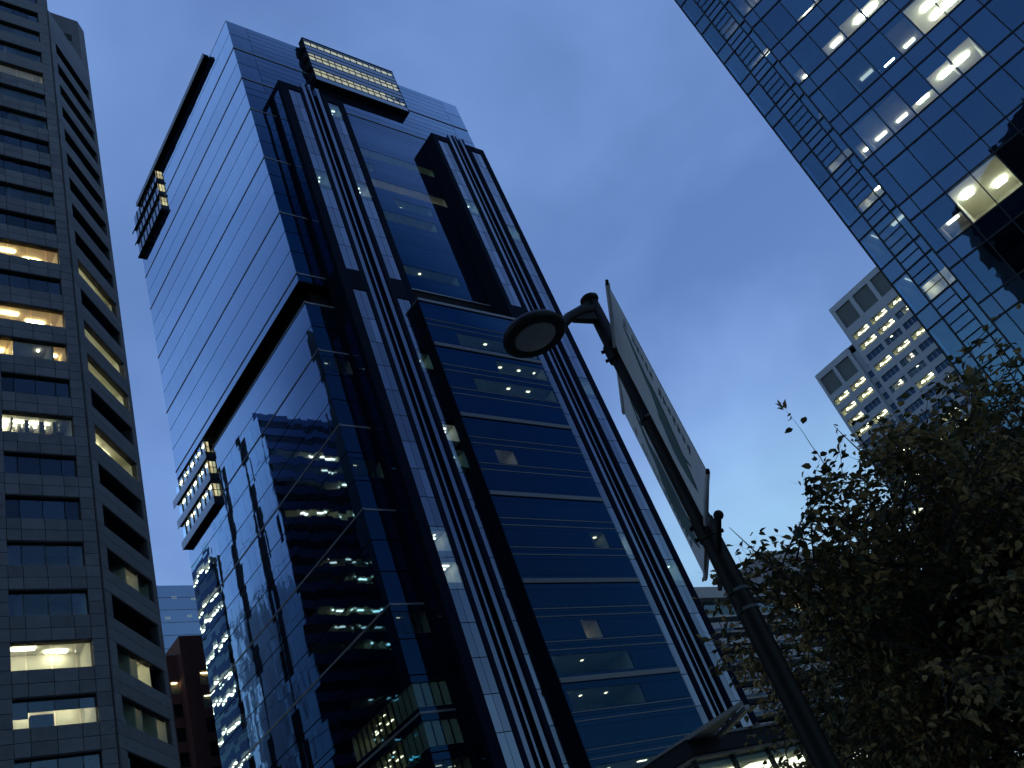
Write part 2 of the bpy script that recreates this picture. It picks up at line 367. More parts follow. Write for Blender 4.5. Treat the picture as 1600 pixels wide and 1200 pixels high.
# right face: corner strip beside the first pylon
LITF = {32.97: 'room_dim', 28.79: 'room_dim', 24.61: 'room_low', 41.33: 'room_low', 62.21: 'room_low', 79.1: 'room_low'}
for LV in (LOW, UP):
    for a, b in zip(LV, LV[1:]):
        if b > 141.5: continue
        key = min(LITF, key=lambda k: abs(k-a))
        if abs(key-a) < .3 and a > 20:
            za, zb = a+.7, b-.9
            band(RF, 0.0, 4.55, a, za); band(RF, 0.0, 4.55, zb, b)
            for j in range(4): RF.box('glass_pane', 'tower_clear', TW, .03+j*1.135, 1.11+j*1.135, za, zb, 0, .06)
            for j in range(1, 4): RF.box('mullion', 'window_frame', TW, j*1.135-.05, j*1.135+.05, za, zb, .07, .3)
            r = RF.room(TW, .1, 4.5, za, zb, 4.5, LITF[key], ())
            for (x, dd, w2) in ((.9, 1.3, 1.2), (3.2, 2.2, .9)):
                if key < 40 or x < 1: RF.box('ceiling_light', r['tube'], r, x, x+w2, zb-.07, zb-.02, dd, dd+.12)
        else:
            band(RF, 0.0, 4.55, a, b)
        if isthick(a): ledge(RF, -.1, 4.55, a)
ledge(RF, -.1, 4.55, 91.8, .3); band(RF, 0.0, 4.55, 139.7, 141.5)
build(MB().box(X0+.4, X0+4.55, Y0+4.7, Y0+5, 0, 91.6), 'backing_wall', 'joint_dark', TW)
build(MB().box(X0+.16, X0+50.1, Y0+.16, Y0+.4, 96.1, 99.4), 'backing_wall', 'joint_dark', TW)
build(MB().box(X0+.16, X0+4.55, Y0+.16, Y0+.4, 99.4, 141.5), 'backing_wall', 'joint_dark', TW)
build(MB().box(X0+.16, X0+50.1, Y0+.16, Y0+.4, 141.5, 161), 'backing_wall', 'joint_dark', TW)
# head of the right face: three panels per storey, the wide one ruled by louvre lines
for a, b in zip(UP, UP[1:]):
    if b <= 141.5: continue
    a2 = max(a, 141.5)
    band(RF, 0, 3.75, a2, b)
    n = 3
    for k in range(n):
        band(RF, 3.82, 46.4, a2+(b-a2)*k/n, a2+(b-a2)*(k+1)/n, 'louvre_panel', 'tower_glass', .05)
    band(RF, 46.47, 50.3, a2, b)
    if isthick(a): ledge(RF, -.1, 50.3, a, .2, .12)
# upper middle wall
def lit_row(F, parent, s0, s1, a, b, cells, mat='tower_glass', cmat='tower_clear', name='glass_band'):
    """one storey of curtain wall: spandrel bands and a row of vision panes, some with a lit office behind"""
    za, zb = a+.75, b-1.15
    band(F, s0, s1, a, za, name, mat, .02); band(F, s0, s1, zb, b, name, mat, .02)
    cur = s0
    for (c0, c1, rm, lights) in sorted(cells):
        if c0 > cur+.01: band(F, cur, c0, za, zb, name, mat, .012)
        n = max(1, round((c1-c0)/1.45)); w = (c1-c0)/n
        for k in range(n):
            F.box('glass_pane', cmat, parent, c0+k*w+.04, c0+(k+1)*w-.04, za+.03, zb-.03, 0, .06)
        r = F.room(parent, c0, c1, za+.02, zb-.02, 5.2, rm, (), fill=not lights)
        for (t, dd, w2) in lights:
            q = c0+(c1-c0)*t
            F.box('ceiling_light', r['tube'], r, q-w2/2, q+w2/2, zb-.09, zb-.03, dd, dd+.3)
        cur = c1
    if cur < s1-.01: band(F, cur, s1, za, zb, name, mat, .012)
mid_up = {
 123.1: [(17.0, 35.4, 'room_soft', ())],
 119.1: [(23.2, 31.0, 'room_dim', ((.05, 1.2, .5), (.3, 1.4, .3)))],
 131.4: [(16.9, 35.4, 'room_dim', ())],
 139.7: [], 114.8: [(17.0, 30.5, 'room_dim', ())],
 127.3: [(17.0, 21.5, 'room_dim', ())],
 102.1: [(17.2, 30.5, 'room_dim', ((.02, 1.0, .4), (.26, 1.0, .4), (.5, 1.0, .4)))],
}
build(MB().box(X0+16.8, X0+35.5, Y0+5.6, Y0+6, 99.5, 141.5), 'backing_wall', 'joint_dark', TW)
for a, b in zip([99.5]+UP[2:11], UP[2:11]+[141.5]):
    lit_row(RF, TW, 16.75, 35.55, a, b, mid_up.get(a, []))
ledge(RF, 16.75, 35.5, 99.5, .25, .1)
band(RF, 47.8, 50.3, 96.1, 141.5)
# lower middle bay, standing proud
mid_low = {
 83.1: [(20.6, 35.3, 'room_dim', ((.02, .8, .5), (.42, 1.1, .5), (.9, 1.0, .4)))],
 78.92: [(26.0, 35.4, 'room_dim', ((.2, 1.1, .5), (.58, 1.1, .5), (.9, 1.1, .3)))],
 74.75: [(20.5, 35.4, 'room_dim', ((.03, 1.0, .5), (.48, 1.0, .5), (.73, 1.0, .6)))],
 62.2: [(19.3, 22.6, 'room_soft', ((.15, 1.4, .9),))],
 58.03: [], 49.68: [(30.2, 33.0, 'room_dim', ((.7, 1.0, .5),))],
 37.15: [(22.4, 25.2, 'room_soft', ())],
 32.97: [(15.8, 28.2, 'room_dim', ((.04, 1.0, .8), (.5, 1.6, .3)))],
 28.79: [(16.2, 27.8, 'room_dim', ((.03, .8, .7), (.3, 1.6, .3), (.65, 1.6, .3)))],
 20.43: [(16.2, 30.0, 'room_dim', ((.05, 1.6, .4), (.25, 1.6, .4), (.6, 1.0, 1.4)))],
 16.25: [(16.2, 34.0, 'room_soft', ((.1, 1.6, .4), (.35, 1.6, .4), (.6, 1.0, 1.4)))],
}
for a, b in zip(LOW, LOW[1:]):
    key = min(mid_low, key=lambda k: abs(k-a))
    lit_row(CF, TW, 15.72, 35.48, a, b, mid_low[key] if abs(key-a) < .1 else [])
    if isthick(a):
        CF.box('ledge', 'sill_metal', TW, 15.66, 35.5, a-.3, a+.3, -.2, .1)
    else:
        CF.box('sill_line', 'sill_metal', TW, 15.7, 35.5, a+.45, a+.57, -.07, .02)
        CF.box('sill_line', 'sill_metal', TW, 15.7, 35.5, a-.57, a-.45, -.07, .02)
CF.box('ledge', 'ledge_metal', TW, 15.66, 35.5, 91.5, 91.95, -.2, 4.8)
CF.box('bay_side', 'tower_metal', TW, 15.6, 15.72, 0, 91.6, .02, 4.8)
CF.box('bay_side', 'tower_metal', TW, 35.48, 35.6, 0, 91.6, .02, 4.8)
CF.box('backing_wall', 'joint_dark', TW, 15.72, 35.48, 0, 91.5, 5.35, 5.6)
# pylons: dark frames with a strip of pale panes, thin fins between each pair
FL = LOW[:-1]
lit_strip = {49.68, 45.5, 41.32, 37.15, 74.75, 83.1, 62.2, 28.79}
rs = random.Random(3)
def pylon(sl, sa, sb, sr, seed):
    PF.box('pylon_jamb', 'tower_metal', TW, sl, sa, 0, 141.4, 0, 3.28)
    PF.box('pylon_jamb', 'tower_metal', TW, sb, sr, 0, 141.4, 0, 3.28)
    PF.box('pylon_head', 'tower_metal', TW, sa, sb, 139.95, 141.4, 0, 3.28)
    PF.box('pylon_band', 'tower_metal', TW, sa, sb, 93.0, 97.0, .004, 3.28)
    PF.box('backing_wall', 'joint_dark', TW, sa, sb, 0, 139.9, 2.6, 3.28)
    zz = [z for z in LOW if z < 90]+[93.0] ; zu = [97.0]+UP[2:12]+[139.95]
    zu = sorted(set(z for z in zu if 97 <= z <= 139.95))
    w = (sb-sa)/2
    for Z in (zz, zu):
        for a, b in zip(Z, Z[1:]):
            lit = rs.random() < .13 or (abs(a-49.68) < .1 or abs(a-45.5) < .1) and rs.random() < .7
            for k in range(2):
                PF.box('strip_pane', 'strip_clear' if lit else 'strip_glass', TW, sa+k*w+.03, sa+(k+1)*w-.03, a+.05, b-.05, .12, .18)
            if lit:
                r = PF.room(TW, sa+.05, sb-.05, a+.9, b-.6, 2.5, rs.choice(['room_soft', 'room_dim', 'room_dim']), (), .2)
                if rs.random() < .6:
                    PF.box('ceiling_light', r['tube'], r, sa+.4+rs.random()*.8, sa+1.0+rs.random()*.8, b-.7, b-.64, .9, 1.15)
pylon(4.6, 6.1, 8.38, 9.0, 1); pylon(12.7, 13.4, 15.62, 15.62+1.15, 2)
pylon(35.5, 36.5, 38.9, 39.8, 3); pylon(43.6, 44.4, 46.7, 47.8, 4)
for a, b, fs in ((9.0, 12.7, ((9.15, 10.0), (10.45, 11.0), (11.75, 12.6))), (39.8, 43.6, ((39.95, 40.8), (41.25, 41.8), (42.6, 43.45)))):
    PF.box('backing_wall', 'joint_dark', TW, a, b, 0, 142.4, 1.2, 3.2)
    for k, (p, q) in enumerate(fs):
        PF.box('fin', 'fin_glass', TW, p, q, 0, 143+.4*(k == 1), .12, 1.2)
        PF.box('fin_blade', 'tower_metal', TW, q-.12, q-.02, 0, 143, -.02, .12)
# glass on the flank of the first pylon
SF = Fac(X0+4.6, 78.1, (0, 1), (1, 0))
for Z in (LOW[:-1], [97]+UP[2:12]):
    for a, b in zip(Z, Z[1:]):
        SF.box('flank_pane', 'tower_glass', TW, .85, 2.35, a+.07, b-.07, -.04, -.01)
# crown box
KF = Fac(X0, 80.0, (1, 0), (0, 1))
KF.box('crown_side', 'tower_metal', TW, 14.4, 14.55, 149.3, 162.4, 0, 1.4)
KF.box('crown_side', 'tower_metal', TW, 34.15, 34.3, 149.3, 162.4, 0, 1.4)
KF.box('crown_soffit', 'joint_dark', TW, 14.55, 34.15, 149.3, 149.5, .02, 1.4)
KF.box('crown_top', 'tower_metal', TW, 14.4, 34.3, 162.4, 162.6, -.1, 1.4)
rows = [(149.5, 150.9, 0), (150.9, 152.0, 1), (152.2, 153.2, 2), (153.2, 154.4, 0), (154.4, 155.7, 0), (155.7, 156.8, 1), (157.0, 158.0, 1), (158.0, 159.2, 0), (159.2, 160.5, 0), (160.5, 161.8, 1), (161.8, 162.4, 0)]
for a, b, lit in rows:
    KF.box('transom', 'window_frame', TW, 14.55, 34.15, a-.045, a+.045, -.06, .1)
    if not lit:
        KF.box('crown_band', 'crown_glass', TW, 14.55, 34.15, a+.08, b-.08, 0, .1)
    else:
        n = 14; w = 19.6/n; e = 34.1 if lit == 1 else 30.2
        for k in range(n):
            KF.box('crown_pane', 'tower_clear', TW, 14.55+k*w+.08, 14.55+(k+1)*w-.08, a+.08, b-.04, .02, .08)
            KF.box('mullion', 'window_frame', TW, 14.55+k*w-.06, 14.55+k*w+.06, a+.07, b, -.03, .1)
        mb = MB(); p = KF.pt
        mb.quad(p(14.6, a, .9), p(e, a, .9), p(e, b, .9), p(14.6, b, .9)); mb.quad(p(14.6, b-.02, .12), p(e, b-.02, .12), p(e, b-.02, .9), p(14.6, b-.02, .9))
        build(mb, 'lit_room', 'crown_light', TW)
for q in range(4): KF.box('side_fin', 'joint_dark', TW, 14.05, 14.4, 150+q*3.1, 151.5+q*3.1, .1, 1.3)
# roof canopy and stacked bays at the far end of the left face
LF.box('roof_canopy', 'tower_metal', TW, 8.1, 45.3, 160.95, 161.8, -1.0, -.02)
LF.box('canopy_edge', 'ledge_metal', TW, 8.05, 45.4, 160.85, 162.0, -1.08, -1.0)
def bay(zs, top, lit):
    s0, s1 = 35.2, 48.4; D = .8
    EF = Fac(X0, Y0+s0, (1, 0), (0, 1))
    for k, z in enumerate(zs):
        h = (zs[k+1] if k+1 < len(zs) else top) - z
        LF.box('bay_tray', 'joint_dark', TW, s0-.1, s1+.2, z-.12, z+.12, -D, -.02)
        LF.box('tray_edge', 'tray_metal' if lit else 'tower_metal', TW, s0-.15, s1+.25+.5*k, z-.15, z+(1.25 if lit else .25), -D-.08, -D)
        n = 8; w = (s1-s0)/n
        for j in range(n):
            LF.box('bay_pane', 'tower_clear' if lit else 'crown_glass', TW, s0+j*w+.06, s0+(j+1)*w-.06, z+.3, z+h-.2, -D+.22, -D+.28)
            LF.box('mullion', 'window_frame', TW, s0+j*w-.06, s0+j*w+.06, z+.2, z+h-.15, -D+.1, -D+.3)
            LF.box('soffit_rib', 'window_frame', TW, s0+j*w-.1, s0+j*w+.1, z-.3, z-.12, -D+.05, -.04)
        if lit or k == 2: LF.room(TW, s0+.15, s1-.1, z+.5, z+h-.3, -.06, 'room_office', (), -D+.32, False)
        # the end wall towards the street, glazed and lit
        for j in range(2):
            for q in range(2):
                za = z+h*.30+q*h*.28; EF.box('end_pane', 'crown_light', TW, -.74+j*.36, -.42+j*.36, za, za+h*.24, -.02, .02)
        EF.box('end_wall', 'window_frame', TW, -.78, -.01, z+.12, z+h-.12, .03, .1)
bay([149.3, 153.5, 157.3], 161.2, False); bay([82.4, 86.7, 90.9], 94.6, True)

# ================================================================== granite office tower on the left
LB = thing('office_tower', (10, 90, 0), 'grey granite office tower with ribbon windows and chamfered corner at left edge', 'tower')
SFc = Fac(0, 62.42, (1, 0), (0, 1))
c7 = math.sqrt(.5)
CH = Fac(21.43, 62.42, (c7, c7), (-c7, c7))
def inset(pts): return pts
build(MB().prism([(-40, 65.3), (20.6, 65.3), (25.75, 70.45), (26.8, 71.5), (26.8, 126.5), (-40, 126.5)], 0, 110.5), 'core', 'core_dark', LB)
build(MB().prism([(-40, 65.3), (20.9, 65.3), (20.9, 126.5), (-40, 126.5)], 110.5, 132.9), 'core', 'core_dark', LB)
build(MB().box(27.0, 27.5, 68.6, 127, 0, 119), 'east_wall', 'granite', LB)
build(MB().box(-40, 27.4, 126.6, 127, 0, 133), 'rear_wall', 'granite', LB)
build(MB().box(-40, 21.4, 62.5, 126.6, 133, 133.4), 'roof', 'granite_joint', LB)
build(MB().prism([(21.4, 62.6), (27.3, 68.5), (27.3, 127), (21.4, 127)], 110.6, 111.0), 'roof', 'granite_joint', LB)
build(MB().box(21.2, 21.44, 62.6, 126.5, 111, 133), 'step_wall', 'granite', LB)
# stair tower rising past the chamfer
build(MB().prism([(23.2, 67.5), (26.52, 67.5), (27.58, 68.56), (27.58, 75), (23.2, 75)], 111, 119.8), 'stair_tower', 'granite', LB)
build(MB().box(24.75, 25.6, 67.44, 67.49, 114.9, 116.1), 'vent_opening', 'core_dark', LB)
FLH = 3.833
XJ = [13.3, 14.3, 15.25, 16.2, 17.75, 19.25, 20.28, 21.26]
WX = [15.25, 16.2, 17.75, 19.25, 20.28]
PX2 = [-40, 5.5]
litS = {0: 'busy', 2: 'mix', 3: 'warm', 5: 'warm', 7: 'dim', 12: 'tan', 13: 'dim', 14: 'dim', -3: 'dim', -4: 'dim', -5: 'warm', -6: 'part', 11: 'dim', 10: 'dim'}
litC = {2: 'warm', 3: 'warm', 5: 'warm', 0: 'warm', -3: 'right', -5: 'part', -6: 'part', 12: 'dim'}
CS = [.95, 2.35, 4.25, 6.2, 7.95]
KS = range(-13, 21)
rl = random.Random(11)
for k in KS:
    wt = 52.42+FLH*k; wb = wt-1.97; sb = wt-FLH
    near = -7 <= k <= 12
    z3 = [sb+.02, sb+(wb-sb)*.5, wb]
    # spandrel panels and piers of the south face, two courses each
    if near:
        for (a, b) in zip(z3, z3[1:]):
            for (x0, x1) in zip(WX, WX[1:]):
                SFc.box('granite_panel', 'granite', LB, x0+.02, x1-.02, a+.02, b-.02, 0, .12+0*rl.random())
        hs = [sb, sb+(wb-sb)*.5, wb, (wb+wt)/2, wt]
        for (a, b) in zip(hs, hs[1:]):
            SFc.box('granite_panel', 'granite', LB, 20.3, 21.24, a+.02, b-.02, -.002, .12)
            SFc.box('granite_panel', 'granite', LB, 14.3, 15.23, a+.02, b-.02, -.002, .12)
    else:
        SFc.box('granite_band', 'granite', LB, 14.3, 21.24, sb+.02, wb-.02, 0, .12)
        SFc.box('granite_panel', 'granite', LB, 20.3, 21.24, wb+.02, wt-.02, 0, .12)
    SFc.box('granite_band', 'granite', LB, 5.0, 14.27, sb+.02, wb-.02, 0, .12)
    SFc.box('granite_band', 'granite', LB, -40, 4.97, sb+.02, wt-.02, 0, .12)
    SFc.box('backing_wall', 'granite_joint', LB, -40, 21.3, sb, wb, .13, .3)
    SFc.box('backing_wall', 'granite_joint', LB, 20.28, 21.3, wb, wt, .13, .5)
    SFc.box('backing_wall', 'granite_joint', LB, 14.27, 15.25, wb, wt, .13, .5)
    # window panes, set back in the reveal
    SFc.box('window_head', 'granite_joint', LB, 15.25, 20.28, wt-.06, wt, .02, .5)
    for x0, x1 in zip(WX, WX[1:]):
        SFc.box('glass_pane', 'office_glass', LB, x0+.03, x1-.03, wb+.02, wt-.08, .3, .33)
    SFc.box('glass_pane', 'office_glass', LB, 5.0, 14.2, wb+.02, wt-.08, .3, .33)
    # chamfer: stone bands and windows
    if k <= 14:
        CH.box('granite_band', 'granite', LB, .02, 8.68, sb+.02, sb+(wb-sb)*.5-.015, 0, .12)
        CH.box('granite_band', 'granite', LB, .02, 8.68, sb+(wb-sb)*.5+.015, wb-.02, 0, .12)
        CH.box('granite_panel', 'granite', LB, .02, .92, wb+.02, wt-.02, 0, .12)
        CH.box('granite_panel', 'granite', LB, 7.98, 8.68, wb+.02, wt-.02, 0, .12)
        CH.box('backing_wall', 'granite_joint', LB, .02, 8.6, sb, wb, .13, .3)
        CH.box('backing_wall', 'granite_joint', LB, .02, .95, wb, wt, .13, .5)
        CH.box('backing_wall', 'granite_joint', LB, 7.95, 8.6, wb, wt, .13, .5)
        CH.box('window_head', 'granite_joint', LB, .95, 7.95, wt-.06, wt, .02, .5)
        for a, b in zip(CS, CS[1:]):
            CH.box('glass_pane', 'office_glass', LB, a+.03, b-.03, wb+.02, wt-.08, .3, .33)
    SFc.box('floor_slab', 'core_dark', LB, -40, 20.6, sb+.45, wb-.55, .3, 2.85)
    if k <= 14: CH.box('floor_slab', 'core_dark', LB, .4, 8.5, sb+.45, wb-.55, .3, 2.45)
    # offices
    t = litS.get(k)
    if t == 'warm':
        SFc.room(LB, 15.2, 20.3, wb-.5, wt+.35, 2.8, 'room_amber' if k > 0 else 'room_warm', [(15.7, 17.1, 1.5, 1.75), (17.9, 19.3, 2.1, 2.35)], .36)
    elif t == 'mix':
        SFc.room(LB, 13, 16.3, wb-.5, wt+.35, 2.8, 'room_amber', [(13.8, 16.0, 2.0, 2.3)], .36)
        SFc.room(LB, 16.4, 19.2, wb-.5, wt+.35, 2.8, 'room_soft', [(18.4, 18.6, 1.5, 1.7)], .36)
        SFc.room(LB, 19.3, 20.3, wb-.5, wt+.35, 2.8, 'room_amber', (), .36)
    elif t == 'busy':
        r = SFc.room(LB, 15.2, 20.3, wb-.5, wt+.35, 2.8, 'room_warm', [(15.3, 19.0, 1.6, 1.68), (15.3, 19.0, 2.1, 2.18), (15.6, 16.0, 2.4, 2.6)], .36)
        for q in range(7):
            x = 16.1+q*.5+rl.random()*.25; SFc.box('duct', 'blind', r, x, x+.12+rl.random()*.3, wt-.9+rl.random()*.5, wt+.3, 1.0+rl.random()*1.0, 2.6)
    elif t == 'part':
        r = SFc.room(LB, 15.2, 20.3, wb-.5, wt+.35, 2.8, 'room_warm', (), .36)
        SFc.box('blind', 'core_dark', LB, 15.25, 16.2, wt-1.25, wt, .36, .39); SFc.box('blind', 'core_dark', LB, 16.2, 20.28, wt-.85, wt, .36, .39)
        SFc.box('cabinet', 'core_dark', LB, 16.35, 17.7, wb, wb+.95, .4, .9)
    elif t == 'tan':
        SFc.room(LB, 14, 20.3, wb-.5, wt+.35, 2.8, 'room_soft', (), .36)
    elif t == 'dim':
        SFc.room(LB, 15.2+rl.random()*2, 20.3, wb-.5, wt+.35, 2.8, 'room_low', (), .36)
        if k == 13: SFc.box('ceiling_light', 'light_spot', LB, 13.5, 15.9, wt-.15, wt-.1, 2.0, 2.2)
    t = litC.get(k)
    if t == 'warm':
        n = [(1.2+i*1.75, 2.4+i*1.75, 1.5, 1.7) for i in range(3)] if k in (0, 5) else ()
        CH.room(LB, .9, 8.0, wb-.5, wt+.35, 2.35, 'room_warm', n, .36)
    elif t == 'part':
        CH.room(LB, .95, 3.3, wb-.5, wt+.35, 2.35, 'room_low', [(1.2, 1.9, 2.2, 2.6)], .36)
        CH.room(LB, 3.4, 4.3, wb-.5, wt+.35, 2.35, 'room_soft', (), .36); CH.room(LB, 4.4, 6.4, wb-.5, wt+.35, 2.35, 'room_warm' if k == -5 else 'room_low', [(4.6, 5.6, 1.2, 1.4)], .36)
        if k != -5: CH.room(LB, 6.5, 7.95, wb-.5, wt+.35, 2.35, 'room_soft', (), .36)
    elif t == 'right':
        CH.room(LB, 4.3, 6.2, wb-.5, wt+.35, 2.35, 'room_soft', (), .36); CH.room(LB, 6.25, 7.95, wb-.5, wt+.35, 2.35, 'room_low', (), .36)
    elif t == 'dim':
        CH.room(LB, .9, 8.0, wb-.5, wt+.35, 2.35, 'room_low', (), .36)
CH.box('parapet', 'granite', LB, .02, 8.68, 106.1, 108.5, 0, .4); CH.box('parapet', 'granite', LB, .02, 8.68, 108.53, 111.2, 0, .4)

# ================================================================== blue curtain-wall building, upper right
RB = thing('office_building', (75, 0, 0), 'blue curtain wall office building with scattered lit rooms at upper right', 'building')
AF = Fac(58.43, 0, (0, 1), (1, 0))
th = R(172); BF = Fac(54.05, 13.0, (math.sin(th), math.cos(th)), (-math.cos(th), math.sin(th)))
SPZ = [z for z in [54.75+4.2*k for k in range(-13, 7)]]
RBT = 54.75+4.2*7
build(MB().box(63.5, 92, -40, 17.2, 0, RBT-.5), 'core', 'core_dark', RB)
build(MB().box(58.6, 92, 17.3, 17.5, 0, RBT), 'end_wall', 'blue_spandrel', RB)
BCOL = [0, .86]+[.86+1.672*i for i in range(1, 34)]
SHOW = 9
AF.box('mullion', 'window_frame', RB, 17.43, 17.53, 0, RBT, -.06, .1)
AF.box('mullion', 'window_frame', RB, 16.17, 16.27, 0, RBT, -.06, .1)
AF.box('mullion', 'window_frame', RB, 14.6, 14.68, 0, RBT, -.04, .1)
for c in BCOL: BF.box('mullion', 'window_frame', RB, c-.035, c+.035, 0, RBT, -.05, .1)
BF.box('corner_mullion', 'window_frame', RB, -.06, .04, 0, RBT, -.1, 4.4)
for z in SPZ:
    for zz in (z, z+1.35):
        BF.box('transom', 'window_frame', RB, .04, BCOL[-1], zz-.05, zz+.05, -.05, .08)
        AF.box('transom', 'window_frame', RB, 12.4, 17.5, zz-.05, zz+.05, -.05, .08)
    BF.box('slab_edge', 'core_dark', RB, 0, BCOL[-1], z+.1, z+1.25, .3, 5.5)
    AF.box('slab_edge', 'core_dark', RB, 9, 17.4, z+.1, z+1.25, .3, 5.2)
    for i in range(len(BCOL)-1):
        if i < SHOW:
            BF.box('spandrel_pane', 'blue_spandrel', RB, BCOL[i]+.03, BCOL[i+1]-.03, z+.05, z+1.3, 0, .04)
            BF.box('glass_pane', 'blue_glass', RB, BCOL[i]+.03, BCOL[i+1]-.03, z+1.4, z+4.15, 0, .03)
    BF.box('spandrel_band', 'blue_spandrel', RB, BCOL[SHOW]+.03, BCOL[-1], z+.05, z+1.3, 0, .04)
    BF.box('glass_band', 'blue_glass', RB, BCOL[SHOW]+.03, BCOL[-1], z+1.4, z+4.15, 0, .03)
    # narrow bay and louvred bay on the set-back face
    AF.box('spandrel_pane', 'blue_spandrel', RB, 16.27, 17.43, z+.05, z+1.3, 0, .04)
    AF.box('glass_pane', 'blue_glass', RB, 16.27, 17.43, z+1.4, z+4.15, 0, .03)
    AF.box('spandrel_pane', 'blue_spandrel', RB, 14.68, 16.17, z+.05, z+1.3, 0, .04)
    AF.box('glass_pane', 'blue_glass', RB, 14.68, 16.17, z+1.4, z+4.15, 0, .03)
    AF.box('glass_pane', 'blue_glass', RB, 12.4, 14.6, z+.05, z+4.15, .02, .05)
    for j in range(6):
        AF.box('louvre_blade', 'window_frame', RB, 14.7, 16.16, z+.70*j-.024, z+.70*j+.024, -.06, -.02)
build(MB().box(58.6, 92, -40, 17.4, RBT-.3, RBT), 'roof', 'window_frame', RB)
def vz(letter): return 54.75+1.38+4.2*(1-'abcdefghi'.index(letter))   # sill of the storey
def rb_room(F, s0, s1, letter, mat, lights=(), frac=1.0, depth=4.6):
    """a lit office; an added dark sheet hides the light behind the upper part of its glass"""
    z = vz(letter); r = F.room(RB, s0+.04, s1-.04, z-.03, z+2.74, depth, mat, (), .16, True, not lights)
    for (a, b, d0, d1) in lights: F.box('ceiling_light', r['tube'], r, a, b, z+2.6, z+2.68, d0, d1)
    if frac < 1: F.box('dark_sheet', 'core_dark', RB, s0+.02, s1-.02, z+2.74*frac, z+2.76, .08, .11)  # added dark sheet, keeps the upper glass looking unlit
C = BCOL
rb_room(BF, C[3], C[4], 'd', 'room_warm', [(C[3]+1.0, C[4]-.05, 2.4, 2.75)], .5)
rb_room(BF, C[4], C[5], 'd', 'room_warm', [(C[4]+.05, C[4]+1.0, 2.4, 2.75)], .42)
rb_room(BF, C[2], C[3], 'd', 'room_soft', [(C[2]+.5, C[3]-.3, 2.5, 2.8)], .38)
rb_room(BF, C[1], C[2], 'd', 'room_low', (), .3)
rb_room(BF, C[5], C[7], 'e', 'room_warm', [(8.5, 10.1, 1.2, 1.55), (8.7, 10.5, 2.5, 2.9)])
rb_room(BF, C[4], C[5], 'e', 'room_soft', (), .85)
rb_room(BF, C[3], C[4], 'e', 'room_warm', (), .17)
rb_room(BF, C[5], C[6], 'd', 'room_warm', [(C[5]+.4, C[6]-.2, 1.2, 1.5)])
rb_room(BF, C[6], C[7], 'd', 'room_warm', (), .6)
rb_room(BF, C[3], C[4], 'c', 'room_warm', [(C[3]+.9, C[4]-.1, 2.0, 2.4)], .55); rb_room(BF, C[4], C[5], 'c', 'room_warm', [(C[4]+.1, C[4]+1.2, 2.0, 2.4)], .7)
rb_room(BF, C[2], C[3], 'c', 'room_warm', (), .12)
rb_room(BF, C[1], C[2], 'b', 'room_soft', [(C[1]+.9, C[2]-.05, 2.3, 2.65)], .45); rb_room(BF, C[2], C[3], 'b', 'room_soft', [(C[2]+.05, C[2]+.9, 2.3, 2.65)], .42)
rb_room(BF, C[0]+.05, C[1], 'b', 'room_soft', (), .7)
rb_room(BF, C[4], C[5], 'f', 'room_warm', [(C[4]+.7, C[5]-.05, 2.3, 2.6)], .62); rb_room(BF, C[5], C[6], 'f', 'room_warm', [(C[5]+.05, C[5]+1.1, 2.3, 2.6)], .7)
rb_room(BF, C[2], C[3], 'f', 'room_soft', (), .95); rb_room(BF, C[1], C[2], 'f', 'room_soft', (), .95)
rb_room(BF, C[3], C[4], 'f', 'room_warm', (), .3); rb_room(BF, C[3], C[4], 'e', 'room_low')
rb_room(BF, C[2], C[3], 'e', 'room_low', [(C[2]+.5, C[3]-.2, 2.2, 2.5)])
rb_room(BF, C[1], C[2], 'h', 'room_soft', (), .45); rb_room(BF, C[2], C[4], 'h', 'room_warm', [(C[2]+.5, C[2]+1.1, 1.2, 1.9), (C[3]+.5, C[3]+1.2, 2.6, 3.2)])
rb_room(AF, 14.7, 16.15, 'a', 'room_soft', (), .55); rb_room(AF, 16.3, 17.4, 'a', 'room_low')
rb_room(AF, 14.0, 16.15, 'b', 'room_soft', (), .18); rb_room(AF, 12.6, 14.5, 'd', 'room_soft', [(13.6, 14.0, .8, 1.1)], .2)
rb_room(AF, 12.6, 16.15, 'e', 'room_warm', [(13.3, 14.4, 1.0, 1.3)], .28)
rb_room(AF, 12.6, 16.15, 'f', 'room_warm', (), .3); rb_room(BF, C[6], C[8], 'c', 'room_warm', [(C[6]+.5, C[7]+.6, 1.4, 1.7)], .6); rb_room(BF, C[0]+.05, C[1], 'd', 'room_soft', (), .4); rb_room(BF, C[0]+.05, C[1], 'f', 'room_soft', (), .5)
rb_room(AF, 12.6, 16.15, 'g', 'room_low', [(13.2, 15.4, 1.1, 1.4)])
rb_room(AF, 12.6, 16.15, 'h', 'room_warm', [(13.0, 15.4, 1.3, 1.6)], .46)
rb_room(AF, 16.3, 17.3, 'g', 'room_low', [(16.6, 16.66, .3, 2.2)]); rb_room(AF, 16.3, 17.3, 'h', 'room_low', [(16.6, 16.66, .3, 2.2)])

